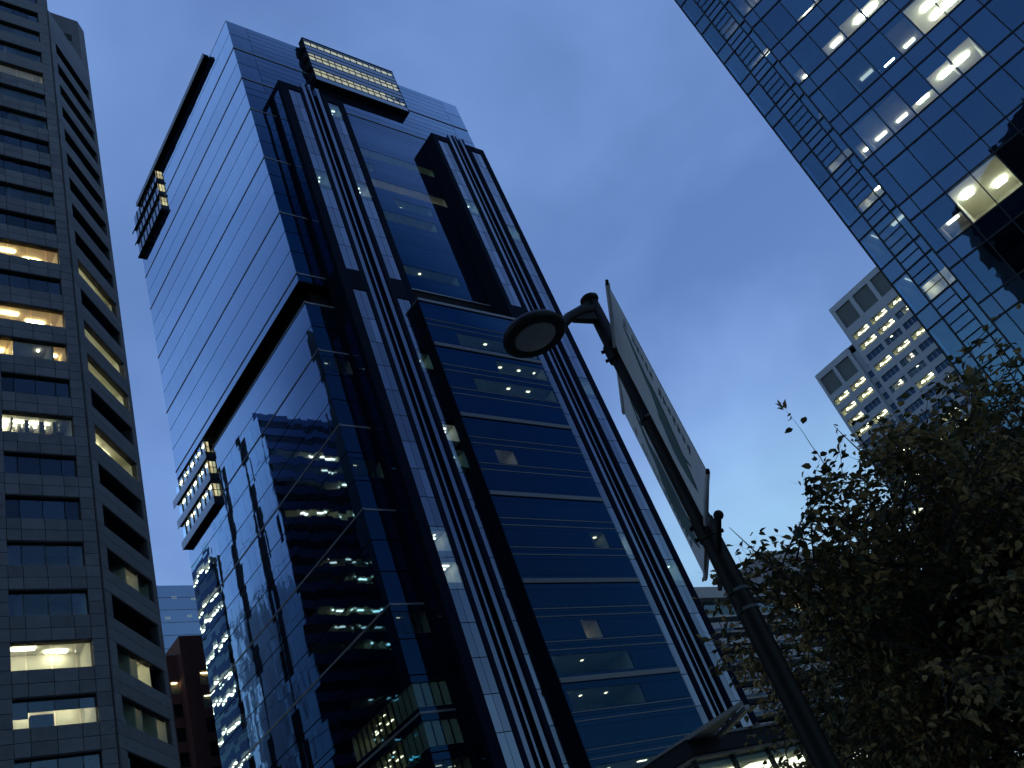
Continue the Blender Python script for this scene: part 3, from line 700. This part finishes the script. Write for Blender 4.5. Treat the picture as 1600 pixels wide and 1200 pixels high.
# ================================================================== far stepped tower
FT = thing('stepped_tower', (285, 90, 0), 'distant pale stepped office tower with rows of lit windows behind blue building', 'tower')
FF = Fac(262, 0, (0, 1), (1, 0))
build(MB().box(266.6, 310, 62.2, 98.0, 0, 153.5), 'core', 'core_dark', FT)
build(MB().box(266.6, 310, 98.0, 114.2, 0, 139.3), 'core', 'core_dark', FT)
UPG = [(91.2, 97.2), (84.1, 90.1), (77.0, 83.0), (69.9, 75.9), (62.8, 68.8)]
LOG = [(108.1, 113.7), (101.4, 107.0)]
RZ = [(141.8-4.185*k) for k in range(0, 32)]
litU = {0: 'LLLL', 1: 'LLPL', 2: 'DsD', 3: 'LLL', 4: 'DPD', 5: 'PsD', 6: 'DLD', 7: 'DDs', 8: 'DDD', 9: 'DLD', 10: 'PLD', 11: 'DsL', 12: 'sPD', 14: 'PDD'}
litL = {0: 'LL', 1: 'LL', 2: 'LD', 3: 'LL', 4: 'DD', 5: 'DD', 6: 'DL', 7: 'sD', 8: 'PL', 10: 'LD'}
rf = random.Random(5)
def stone(F, s0, s1, z0, z1, d0=0, d1=1.0, name='stone_band'): return F.box(name, 'white_stone', FT, s0, s1, z0, z1, d0, d1)
def far_window(s0, s1, zt, zb, code):
    o = FF.box('window', 'office_glass' if code in 'LPs' else 'far_glass', FT, s0, s1, zb, zt, .45, .5)
    n = 4
    for j in range(1, n):
        x = s0+(s1-s0)*j/n; FF.box('mullion', 'white_stone', o, x-.06, x+.06, zb, zt, .38, .45)
    if code in 'LP':
        a, b = (s0, s1) if code == 'L' else (s0+rf.random()*1.5, s1-1-rf.random()*1.5)
        FF.room(FT, a, b, zb-.4, zt+.1, 4.2, 'room_soft' if code == 'P' else 'room_office', (), .55)
        for q in range(5 if code == 'L' else 2):
            x = a+.35+(b-a-1.5)*((q*.37+.05) % 1); d = .8+.95*((q*2) % 3)
            FF.box('ceiling_light', 'light_spot', o, x, x+.72, zt-.12, zt-.02, d, d+.6)
    elif code == 's':
        x = s0+1+rf.random()*3; FF.box('ceiling_light', 'light_spot', o, x, x+.7, zt-.08, zt, .8, 1.3)
def far_block(groups, y0, y1, top, k0, codes):
    edges = [y1]+[e for g in groups for e in (g[1], g[0])]+[y0]
    for k in range(k0, 32):
        zt = RZ[k]; zb = zt-2.15; nx = RZ[k+1] if k+1 < 32 else 0
        stone(FF, y0, y1, nx, zb)
        for i in range(0, len(edges), 2):
            if edges[i]-edges[i+1] > .05: stone(FF, edges[i+1], edges[i], zb, zt, 0, 1, 'stone_pier')
        cs = codes.get(k-k0, '')
        for i, g in enumerate(groups):
            far_window(g[0], g[1], zt, zb, cs[i] if i < len(cs) else 'D')
far_block(UPG, 62, 98.3, 153.9, 0, litU)
far_block(LOG, 100.6, 114.5, 139.7, 3, litL)
stone(FF, 62, 98.3, RZ[0], 144.7); stone(FF, 62, 98.3, 151.9, 153.9)
stone(FF, 100.6, 114.5, RZ[3], 131.2); stone(FF, 100.6, 114.5, 137.6, 139.7)
for a, b in ((97.25, 98.3), (90.05, 91.45), (82.9, 84.2), (75.6, 77)): stone(FF, a, b, 144.7, 151.9, 0, 1, 'stone_pier')
for a, b in ((91.45, 97.25), (84.2, 90.05), (77, 82.9)): FF.box('louvre_panel', 'louvre_grey', FT, a, b, 144.7, 151.9, .55, .8)
for a, b in ((113.7, 114.5), (107.2, 108.3), (100.6, 101.8)): stone(FF, a, b, 131.2, 137.6, 0, 1, 'stone_pier')
for a, b in ((108.3, 113.7), (101.8, 107.2)): FF.box('louvre_panel', 'louvre_grey', FT, a, b, 131.2, 137.6, .55, .8)
# re-entrant splay between the two blocks
RE = Fac(262, 98.3, (-.0, 1), (1, 0))
for k in range(3, 31):
    zt = RZ[k]
    RE.box('stone_band', 'white_stone', FT, 0, 2.3, RZ[k+1], zt-2.15, .9, 1.6)
    RE.box('window', 'far_glass', FT, .3, 1.9, zt-2.15, zt, 1.3, 1.4)
    RE.box('stone_pier', 'white_stone', FT, 0, .3, zt-2.15, zt, .9, 1.6); RE.box('stone_pier', 'white_stone', FT, 1.9, 2.3, zt-2.15, zt, .9, 1.6)
stone(RE, 0, 2.3, RZ[3], 137.4, .9, 1.6)
build(MB().box(262.02, 310, 98.28, 98.6, 131, 153.9), 'side_wall', 'white_stone', FT)
build(MB().box(262.02, 310, 114.3, 114.52, 0, 139.7), 'side_wall', 'white_stone', FT)
build(MB().box(262.2, 310, 62, 98.2, 153.6, 153.9), 'roof', 'white_stone', FT); build(MB().box(262.2, 310, 98.6, 114.4, 139.4, 139.7), 'roof', 'white_stone', FT)

# ================================================================== concrete block behind the lamp
HB = thing('concrete_block', (175, 125, 0), 'grey concrete block with balconies and overhanging roof box behind lamp post', 'building')
HF = Fac(0, 110, (1, 0), (0, 1))
build(MB().box(130, 230, 112.5, 140, 0, 62), 'core', 'core_dark', HB)
HF.box('roof_fascia', 'concrete', HB, 128, 232, 60.3, 62.7, -.6, 30)
nb = 0
for k in range(14):
    zt = 59.6-3.3*k
    HF.box('slab', 'concrete', HB, 129, 231, zt-3.35, zt-2.9, -.3, 3)
    for i in range(20):
        x = 130+i*5
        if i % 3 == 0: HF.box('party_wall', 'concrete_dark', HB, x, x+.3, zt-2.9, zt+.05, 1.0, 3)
        if k == 0:
            HF.box('window', 'office_glass', HB, x+.35, x+4.95, zt-2.9, zt+.6, .9, .95)
            if i in (2, 3, 9, 10): HF.room(HB, x+.5+1.2*(i % 2), x+3.2, zt-2.8, zt+.5, 2.4, 'room_amber', (), 1.0)
        elif 140 < x < 200:
            HF.box('balcony_front', 'concrete', HB, x+.15, x+4.85, zt-2.85, zt-1.6, -1.2, -1.05)
            HF.box('window', 'far_glass', HB, x+.4, x+4.9, zt-2.9, zt, 2.2, 2.3)
build(MB().box(182.2, 232, 112, 128, 67.8, 73), 'roof_box', 'concrete', HB)
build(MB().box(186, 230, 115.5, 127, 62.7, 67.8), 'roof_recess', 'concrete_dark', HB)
build(MB().box(182.2, 185, 121, 128, 62.7, 67.8), 'roof_pier', 'concrete', HB)

# ================================================================== brick block and glass slab seen in the gap
BB = thing('brick_building', (70, 160, 0), 'dark red brick building with few lit windows between granite and glass towers', 'building')
BR = Fac(0, 150, (1, 0), (0, 1))
build(MB().box(63.2, 90, 150.6, 175, 0, 77.0), 'core', 'core_dark', BB)
build(MB().box(60.2, 63.2, 152.6, 175, 0, 74.5), 'core', 'core_dark', BB)
BR.box('brick_wall', 'brick', BB, 63.0, 65.6, 0, 77.5, 0, .6); BR.box('brick_wall', 'brick', BB, 67.8, 90, 0, 77.5, 0, .6)
build(MB().box(62.95, 63.2, 150.02, 175, 0, 77.5), 'brick_wall', 'brick', BB)
B2 = Fac(0, 152, (1, 0), (0, 1))
B2.box('brick_wall', 'brick', BB, 60.0, 61.3, 0, 74.9, 0, .6); B2.box('parapet', 'concrete', BB, 60.0, 63, 74.9, 75.1, -.05, .6)
for k in range(16):
    z = 68.4-4.1*k
    BR.box('brick_wall', 'brick', BB, 65.6, 67.8, z-1.6 if k < 15 else 0, z, 0, .6)
    BR.box('window', 'office_glass', BB, 65.65, 67.75, z, z+2.5, .3, .34)
    B2.box('window', 'office_glass', BB, 61.3, 63.0, z-.4, z+1.9, .3, .34); B2.box('brick_wall', 'brick', BB, 61.3, 62.9, z-2.2 if k < 15 else 0, z-.4, 0, .6)
    if k in (0, 1): BR.room(BB, 65.6, 67.8, z, z+2.4, .58, 'room_amber' if k == 0 else 'room_soft', (), .36)
    if k == 0: B2.room(BB, 61.3, 63, z-.4, z+1.8, .58, 'room_amber', (), .36)
BR.box('brick_wall', 'brick', BB, 65.6, 67.8, 70.9, 77.5, 0, .6); B2.box('brick_wall', 'brick', BB, 61.3, 62.95, 70.3, 74.9, 0, .6)
GB = thing('glass_slab', (115, 275, 0), 'pale blue glass slab rising far behind the brick building', 'building')
GF = Fac(0, 260, (1, 0), (0, 1))
build(MB().box(80, 150, 261, 290, 0, 149.5), 'core', 'core_dark', GB)
for k in range(36):
    z = 150.2-4.2*k
    GF.box('glass_band', 'slab_glass', GB, 80, 150, z-4.1, z, 0, .2)
    GF.box('ledge', 'ledge_metal', GB, 80, 150, z-4.15, z-4.05, -.1, .2)
for x, z in ((108.6, 145.6), (114.6, 145.0), (105.9, 138.7), (112.6, 139.2)): GF.box('pale_pane', 'room_soft', GB, x, x+1.6, z, z+.9, -.02, -.005)  # pale colour stands in for lit windows; these panes do not glow

# ================================================================== the block up the street that the glass tower mirrors
NB = thing('mirror_glass_block', (5, 170, 0), 'blue mirror glass block with dark slots, seen reflected in the glass tower', 'building')
EFc = Fac(27.5, 0, (0, 1), (-1, 0)); SFn = Fac(0, 153, (1, 0), (0, 1))
build(MB().box(-25, 26.6, 159, 184, 0, 131.5), 'core', 'core_dark', NB)
for (a, b) in ((153.2, 161.0), (163.6, 172.9), (175.3, 184)):
    n = 3
    for k in range(n):
        for z in range(0, 132, 12):
            EFc.box('mirror_panel', 'mirror_panel', NB, a+(b-a)*k/n+.04, a+(b-a)*(k+1)/n-.04, z+.06, min(132, z+12)-.06, 0, .2)
build(MB().box(26.7, 27.2, 153.1, 184, 0, 131.8), 'backing_wall', 'core_dark', NB)
rn = random.Random(9)
for k in range(33):
    z = 128.2-3.85*k
    if z < 2: break
    SFn.box('spandrel_band', 'navy_glass', NB, -25, 27.4, z-1.9, z, 0, .2); SFn.box('window_band', 'office_glass', NB, -25, 27.4, z, z+1.95, .1, .15)
    if k in (2, 3, 4, 6, 9, 10, 12, 13, 14, 17, 19, 20, 22, 23):
        a = -10+rn.random()*12; SFn.room(NB, a, 27.3-rn.random()*8, z, z+1.9, 4.5, 'room_soft' if k % 2 else 'room_warm', [(a+2+j*4.3, a+3.4+j*4.3, 1.2, 1.7) for j in range(5)], .3)
SFn.box('parapet', 'navy_glass', NB, -25, 27.4, 130.1, 132, 0, .5)
build(MB().box(-25, 27.4, 153.2, 184, 131.8, 132), 'roof', 'core_dark', NB)
DB = thing('dark_office_block', (15, 198, 0), 'dark office block with bright window rows mirrored at lower left of glass tower', 'building')
ED = Fac(27.5, 0, (0, 1), (-1, 0))
build(MB().box(0, 22, 186, 215, 0, 121), 'core', 'core_dark', DB)
for k in range(31):
    z = 118-3.85*k
    if z < 2: break
    ED.box('spandrel_band', 'dark_glass', DB, 186, 215, z-1.9, z, 0, .2); ED.box('window_band', 'office_glass', DB, 186, 215, z, z+1.95, .1, .15)
    if k % 5 in (1, 3, 4): ED.room(DB, 187, 214, z, z+1.9, 4.5, 'room_warm', [(188+j*2.6, 189.4+j*2.6, 1.2, 1.7) for j in range(9)], .3)
# a plain dark block behind the camera, mirrored by the blue building
SB = thing('plaza_building', (-40, -20, 0), 'black office slab across the plaza, mirrored in the blue curtain wall', 'building')
build(MB().hexa([(-60, -60, 0), (-25, -60, 0), (-25, 3.3, 0), (-60, 3.3, 0), (-60, -60, 108), (-25, -60, 108), (-25, 3.3, 77), (-60, 3.3, 77)]), 'wall_block', 'core_dark', SB)
for k in range(18): build(MB().box(-24.99, -24.8, -59, 3.2, 3+4*k, 4.2+4*k), 'spandrel_band', 'tower_metal', SB)

# ================================================================== low pavilion at the tower's foot
PV = thing('entrance_pavilion', (33, 30, 0), 'low flat roofed glass pavilion with dark fascia and warm interior below tower', 'pavilion')
build(MB().box(25.05, 45, 21.4, 42, 7.5, 8.0), 'fascia', 'core_dark', PV)
build(MB().box(24.98, 45.1, 21.34, 42.1, 8.003, 8.09), 'roof_trim', 'pavilion_metal', PV)
build(MB().prism([(24.98, 21.32), (25.05, 18.7), (26.25, 21.32)], 7.96, 8.09), 'pointed_canopy', 'pavilion_metal', PV)
build(MB().prism([(26.3, 21.3), (25.1, 18.75), (25.3, 18.7), (26.6, 21.3)], 7.8, 7.95), 'canopy_rib', 'pavilion_metal', PV)
WF = Fac(25.4, 0, (0, 1), (1, 0)); WS = Fac(0, 21.8, (1, 0), (0, 1))
build(MB().box(25.2, 44.9, 21.55, 41.9, 7.4, 7.49), 'soffit_trim', 'pavilion_metal', PV)
for i in range(10):
    WF.box('glass_pane', 'office_glass', PV, 21.9+i*2, 23.8+i*2, .1, 7.38, 0, .05); WF.box('mullion', 'window_frame', PV, 21.8+i*2, 21.9+i*2, 0, 7.39, -.06, .12)
    WS.box('glass_pane', 'office_glass', PV, 25.5+i*1.95, 27.35+i*1.95, .1, 7.38, 0, .05); WS.box('mullion', 'window_frame', PV, 25.4+i*1.95, 25.5+i*1.95, 0, 7.39, -.06, .12)
build(MB().box(29, 44, 25.5, 41, 0, 7.3), 'inner_wall', 'room_warm', PV)
for i in range(6):
    for j in range(2): build(MB().box(26.2+i*2.9, 28.4+i*2.9, 22.6+j*1.5, 23.5+j*1.5, 7.1, 7.19), 'ceiling_light', 'tube_dim', PV)
    build(MB().box(26.4, 27.4, 26+i*2.4, 27.8+i*2.4, 7.1, 7.19), 'ceiling_light', 'tube_dim', PV)
build(MB().box(25.7, 44.5, 22.1, 41.5, 7.2, 7.36), 'ceiling', 'room_warm', PV)

# ================================================================== street lamp with cross arms
LP = Vector((5.793, 3.93, 0))
SL = thing('street_lamp', tuple(LP), 'black street lamp with unlit oval head and capped pole', 'street lamp')
mb = MB(); mb.tube([(LP.x, LP.y, 0), (LP.x, LP.y, .5), (LP.x, LP.y, 3.2), (LP.x, LP.y, 5.2), (LP.x, LP.y, 6.72)], [.1, .086, .082, .077, .066], 28)
build(mb, 'pole', 'lamp_metal', SL, tuple(LP), True)
build(MB().tube([(LP.x, LP.y, 0), (LP.x, LP.y, .25), (LP.x, LP.y, .3)], [.17, .16, .1], 20), 'base_cover', 'lamp_metal', SL)
build(MB().tube([(LP.x, LP.y, 6.665), (LP.x, LP.y, 6.70), (LP.x, LP.y, 6.72), (LP.x, LP.y, 6.735)], [.068, .086, .086, .072], 24), 'pole_cap', 'lamp_metal', SL, None, True)
H = Vector((4.93, 3.98, 6.16))                       # head centre
ad = (H-LP); ad.z = 0; ad.normalize()
mb = MB()
P = [LP+Vector((0, 0, 6.575))-ad*.03, LP+Vector((0, 0, 6.565))+ad*.07, LP+Vector((0, 0, 6.52))+ad*.2, LP+Vector((0, 0, 6.42))+ad*.38, H-ad*.29+Vector((0, 0, .09)), H-ad*.18+Vector((0, 0, .05))]
P[0] = LP+Vector((0, 0, 6.575)); mb.tube(P, [.06, .06, .056, .047, .043, .04], 18)
build(mb, 'arm', 'lamp_metal', SL, None, True)
an_ = Vector((-ad.y, ad.x, 0)); gz = lambda t, z, w: [LP+ad*t+an_*w+Vector((0, 0, z)), LP+ad*t-an_*w+Vector((0, 0, z))]
A0, A1, B0, B1 = gz(.02, 6.44, .035), gz(.02, 6.69, .035), gz(.32, 6.40, .03), gz(.32, 6.50, .03)
build(MB().hexa([A0[0], B0[0], B0[1], A0[1], A1[0], B1[0], B1[1], A1[1]]), 'arm_gusset', 'lamp_metal', SL)
def disc(name, c, prof, mat, parent, sq=1.0, seg=40):
    """turned shape: (radius, height) profile about c, slightly oval across the arm"""
    mb = MB(); rings = []; pr = Vector((-ad.y, ad.x, 0))
    for r, h in prof:
        rings.append(len(mb.v))
        for j in range(seg):
            t = 2*math.pi*j/seg; mb.v.append(tuple(c+ad*(math.cos(t)*r*sq)+pr*(math.sin(t)*r)+Vector((0, 0, h))))
    for a, b in zip(rings, rings[1:]):
        for j in range(seg): mb.f.append((a+j, a+(j+1) % seg, b+(j+1) % seg, b+j)); mb.mi.append(0)
    mb.f.append(tuple(rings[-1]+j for j in range(seg))); mb.f.append(tuple(rings[0]+j for j in reversed(range(seg)))); mb.mi += [0, 0]
    return build(mb, name, mat, parent, None, True)
head = disc('lamp_head', H, [(.19, -.035), (.245, -.05), (.268, -.03), (.27, .0), (.24, .05), (.15, .085), (.05, .095)], 'lamp_metal', SL)
disc('lamp_lens', H+Vector((0, 0, -.03)), [(.0005, -.034), (.10, -.03), (.165, -.018), (.185, .0)][::-1], 'lamp_lens', head)
bd = Vector((math.sin(R(45)), math.cos(R(45)), 0)); bn = Vector((bd.y, -bd.x, 0))
for z in (6.08, 4.28):
    mb = MB(); mb.tube([LP+bd*-1.0+Vector((0, 0, z)), LP+bd*1.05+Vector((0, 0, z))], .014, 10); build(mb, 'banner_arm', 'lamp_metal', SL, None, True)
    mb = MB(); mb.tube([(LP.x, LP.y, z-.09), (LP.x, LP.y, z-.08), (LP.x, LP.y, z+.08), (LP.x, LP.y, z+.09)], [.075, .09, .09, .075], 20); col = build(mb, 'clamp_collar', 'lamp_metal', SL)
    for q in (-1, 1):
        for dz in (-.05, .05):
            p = LP+bn*(.085*q)+Vector((0, 0, z+dz)); build(MB().tube([p-bn*.03*q, p+bn*.03*q], .016, 8), 'bolt', 'lamp_metal', col)
            p = LP+bd*(.09*q)+Vector((0, 0, z+dz)); build(MB().tube([p-bd*.03*q, p+bd*.045*q], .013, 8), 'bolt', 'lamp_metal', col)
for zb_ in (5.35, 3.75, 3.6):
    rb_ = .086; build(MB().tube([(LP.x, LP.y, zb_-.012), (LP.x, LP.y, zb_+.012)], rb_, 24), 'steel_band', 'louvre_grey', SL); build(MB().box(LP.x-.1, LP.x-.075, LP.y-.02, LP.y+.02, zb_-.02, zb_+.02), 'band_clip', 'lamp_metal', SL)
rd = Vector((math.sin(R(46.6)), math.cos(R(46.6)), 0)); zc = 4.06
build(MB().tube([LP-rd*.72+Vector((0, 0, zc)), LP+rd*.74+Vector((0, 0, zc))], .02, 12), 'cross_rod', 'lamp_metal', SL, None, True)
for q in (-1,):
    c = LP+rd*(.735*q)+Vector((0, 0, zc)); pts = [c+rd*(.036*math.sin(R(a))) for a in range(-90, 91, 15)]
    build(MB().tube(pts, [max(.002, .036*math.cos(R(a))) for a in range(-90, 91, 15)], 14, False), 'rod_finial', 'lamp_metal', SL, None, True)
def banner(s0, s1, label, near):
    T = thing('banner', tuple(LP+bd*((s0+s1)/2)+Vector((0, 0, 4.28))), label, 'banner', 'banners hung either side of the lamp post')
    n, mrow = 14, 26; mb = MB(); z0, z1 = 4.285, 6.075
    P = lambda s, z, off=0: LP+bd*s+Vector((0, 0, z))+bn*(off+.012*math.sin((z-z0)*2.6+s*3)*math.sin((s-s0)/(s1-s0)*math.pi))
    g = [[P(s0+(s1-s0)*i/n, z0+(z1-z0)*j/mrow) for i in range(n+1)] for j in range(mrow+1)]
    mb = MB()
    for off in (0, .004):
        b0 = len(mb.v)
        for row in g:
            for p in row: mb.v.append(tuple(p+bn*off))
        for j in range(mrow):
            for i in range(n):
                a = b0+j*(n+1)+i; mb.f.append((a, a+1, a+n+2, a+n+1)); mb.mi.append(0)
    for e in range(0, 1): pass
    cl = build(mb, 'cloth', 'banner_cloth', T, None, True)
    for z in (z0, z1):   # pole sleeves
        build(MB().tube([P(s0, z), P((s0+s1)/2, z), P(s1, z)], .021, 10), 'sleeve', 'banner_cloth', T, None, True)
    # printed leaf swooshes and a column of small lettering, on both sides of the cloth
    W_ = s1-s0
    def swoosh(c0, c1, wid, mat):
        for side in (-.0035, .0075):
            mb = MB(); m = 18
            for i in range(m+1):
                t = i/m; w = wid*math.sin(math.pi*t)**.8+.002
                s = c0[0]+(c1[0]-c0[0])*t+.10*math.sin(math.pi*t); z = c0[1]+(c1[1]-c0[1])*t
                mb.v += [tuple(P(s0+W_*max(.02, s-w), z, side)), tuple(P(s0+W_*min(.98, s+w), z, side))]
            for i in range(m): mb.f.append((2*i, 2*i+1, 2*i+3, 2*i+2)); mb.mi.append(0)
            build(mb, 'printed_swoosh', mat, cl)
    swoosh((.25, 5.85), (.55, 4.75), .06, 'banner_green'); swoosh((.42, 5.4), (.6, 4.4), .2, 'banner_green'); swoosh((.72, 5.2), (.35, 4.5), .05, 'banner_green')
    rr = random.Random(4); mb = MB()
    for side in (-.0035, .0075):
        for i in range(15):
            z = 5.78-i*.085
            if i in (1, 7): continue
            for q in range(2):
                zz = z-q*.028
                a, b = (.10, .22) if near else (.78, .9)
                sh = rr.random()*.04
                mb.quad(P(s0+W_*(a+sh*.5), zz, side), P(s0+W_*(b-sh), zz-.01, side), P(s0+W_*(b-sh), zz-.024, side), P(s0+W_*(a+sh*.5), zz-.014, side))
    tag(build(mb, 'printed_lettering', 'banner_ink', cl), kind='stuff')
banner(-.96, -.10, 'larger pale banner on near side of lamp post, right of the pole', True)
banner(.10, 1.02, 'narrow looking pale banner on far side of lamp post, left of the pole', False)

# ================================================================== tree
TB = (10.05, 3.45, 0)
TR = thing('leafy_tree', TB, 'dark leafy tree with olive and brown leaves, tinted for warm street light, at lower right', 'tree')
rt = random.Random(21)
base = Vector(TB); wood = MB(); twigs = []
def crown_ok(p):
    """inside the crown: a broad dome, lower and thinner on the lamp's side"""
    q = p-base; rr_ = math.hypot(q.x, q.y)/3.55; zt = 5.5-.75*rr_**2
    return rr_ < 1 and 1.5+.5*rr_ < p.z < zt
def limb(p, d, ln, r, depth):
    pts = [p.copy()]; rad = [r]; n = 5; q = p.copy(); dd = d.normalized()
    for i in range(n):
        dd = (dd+Vector((rt.uniform(-.16, .16), rt.uniform(-.16, .16), rt.uniform(-.10, .10)))).normalized()
        q = q+dd*(ln/n); pts.append(q.copy()); rad.append(r*(1-.9*(i+1)/n))
    if depth >= 2 and not crown_ok(pts[-1]) and rt.random() < .88: return
    wood.tube(pts, rad, 7 if depth < 2 else 3, depth == 0)
    if depth >= 3: twigs.append(pts); return
    m = [9, 8, 8][depth]
    for i in range(m):
        t = .25+.75*(i+rt.random()*.6)/m; t = min(.99, t); k = int(t*n); f = t*n-k; s = pts[k].lerp(pts[min(k+1, n)], f)
        ax = Vector((rt.gauss(0, 1), rt.gauss(0, 1), rt.gauss(0, .6))).normalized()
        nd = (dd*.7+ax*.9+Vector((0, 0, .10 if depth < 2 else -.05))).normalized()
        limb(s, nd, ln*rt.uniform(.42, .62), r*.45, depth+1)
    twigs.append(pts[2:])
trunk = MB(); trunk.tube([base, base+Vector((.02, .03, .8)), base+Vector((-.03, .02, 1.6)), base+Vector((0, 0, 2.1))], [.15, .12, .105, .1], 14)
build(trunk, 'trunk', 'bark', TR, None, True)
for i in range(19):
    a = 2*math.pi*i/19+rt.uniform(-.2, .2); e = rt.uniform(.0, .95)
    limb(base+Vector((0, 0, rt.uniform(1.4, 2.1))), Vector((math.cos(a), math.sin(a), e)), rt.uniform(2.5, 3.2), .055, 0)
for i in range(4): limb(base+Vector((0, 0, 2.0)), Vector((rt.uniform(-.5, .5), rt.uniform(-.5, .5), 1)), 2.6, .06, 0)
tag(build(wood, 'branches', 'bark', TR, None, True), kind='stuff')
# leaves
lv = []
for pts in twigs:
    for i in range(len(pts)-1):
        for j in range(10):
            p = pts[i].lerp(pts[i+1], rt.random())+Vector((rt.gauss(0, .03), rt.gauss(0, .03), rt.gauss(0, .03)))
            lv.append((p, (pts[i+1]-pts[i]).normalized()))
rt.shuffle(lv)
lv = lv[:115000]
def leaf_geo(p, d, size):
    x = (d+Vector((rt.gauss(0, .7), rt.gauss(0, .7), rt.gauss(-.35, .5)))).normalized()
    up = Vector((rt.gauss(0, .6), rt.gauss(0, .6), 1)).normalized(); y = up.cross(x)
    if y.length < .1: y = x.orthogonal()
    y.normalize(); z = x.cross(y); L_ = size; w = size*.36
    return [p, p+x*L_*.28+y*w*.86+z*w*.3, p+x*L_*.62+y*w*.78+z*w*.25, p+x*L_-z*L_*.15, p+x*L_*.62-y*w*.78+z*w*.25, p+x*L_*.28-y*w*.86+z*w*.3]
camp = Vector((0, 0, 1.6)); keyed = sorted(lv, key=lambda l: (l[0]-camp).length)
big, rest = keyed[:280], keyed[280:]
def tone_attr(me, vals):
    a = me.attributes.new('tone', 'FLOAT', 'POINT'); a.data.foreach_set('value', vals)
V = []; F_ = []; T_ = []
for p, d in rest:
    i = len(V); g = leaf_geo(p, d, rt.uniform(.05, .095)); V += [tuple(v-base) for v in g]; F_ += [(i, i+1, i+2, i+3), (i, i+3, i+4, i+5)]; T_ += [rt.random()]*6
me = bpy.data.meshes.new('foliage'); me.from_pydata(V, [], F_); me.update(); me.materials.append(MATS['leaf']); tone_attr(me, T_)
tag(put('foliage', me, TR, tuple(base)), kind='stuff')
protos = []
for k in range(12):
    g = leaf_geo(Vector((0, 0, 0)), Vector((rt.gauss(0, 1), rt.gauss(0, 1), rt.gauss(0, .5))).normalized(), rt.uniform(.06, .095))
    me = bpy.data.meshes.new('leaf'); me.from_pydata([tuple(v) for v in g], [], [(0, 1, 2, 3), (0, 3, 4, 5)]); me.update(); me.materials.append(MATS['leaf']); tone_attr(me, [rt.random()]*6); protos.append(me)
for i, (p, d) in enumerate(big): put('leaf', protos[i % 12], TR, tuple(p))
print('leaves', len(lv), 'objects', len(bpy.data.objects))
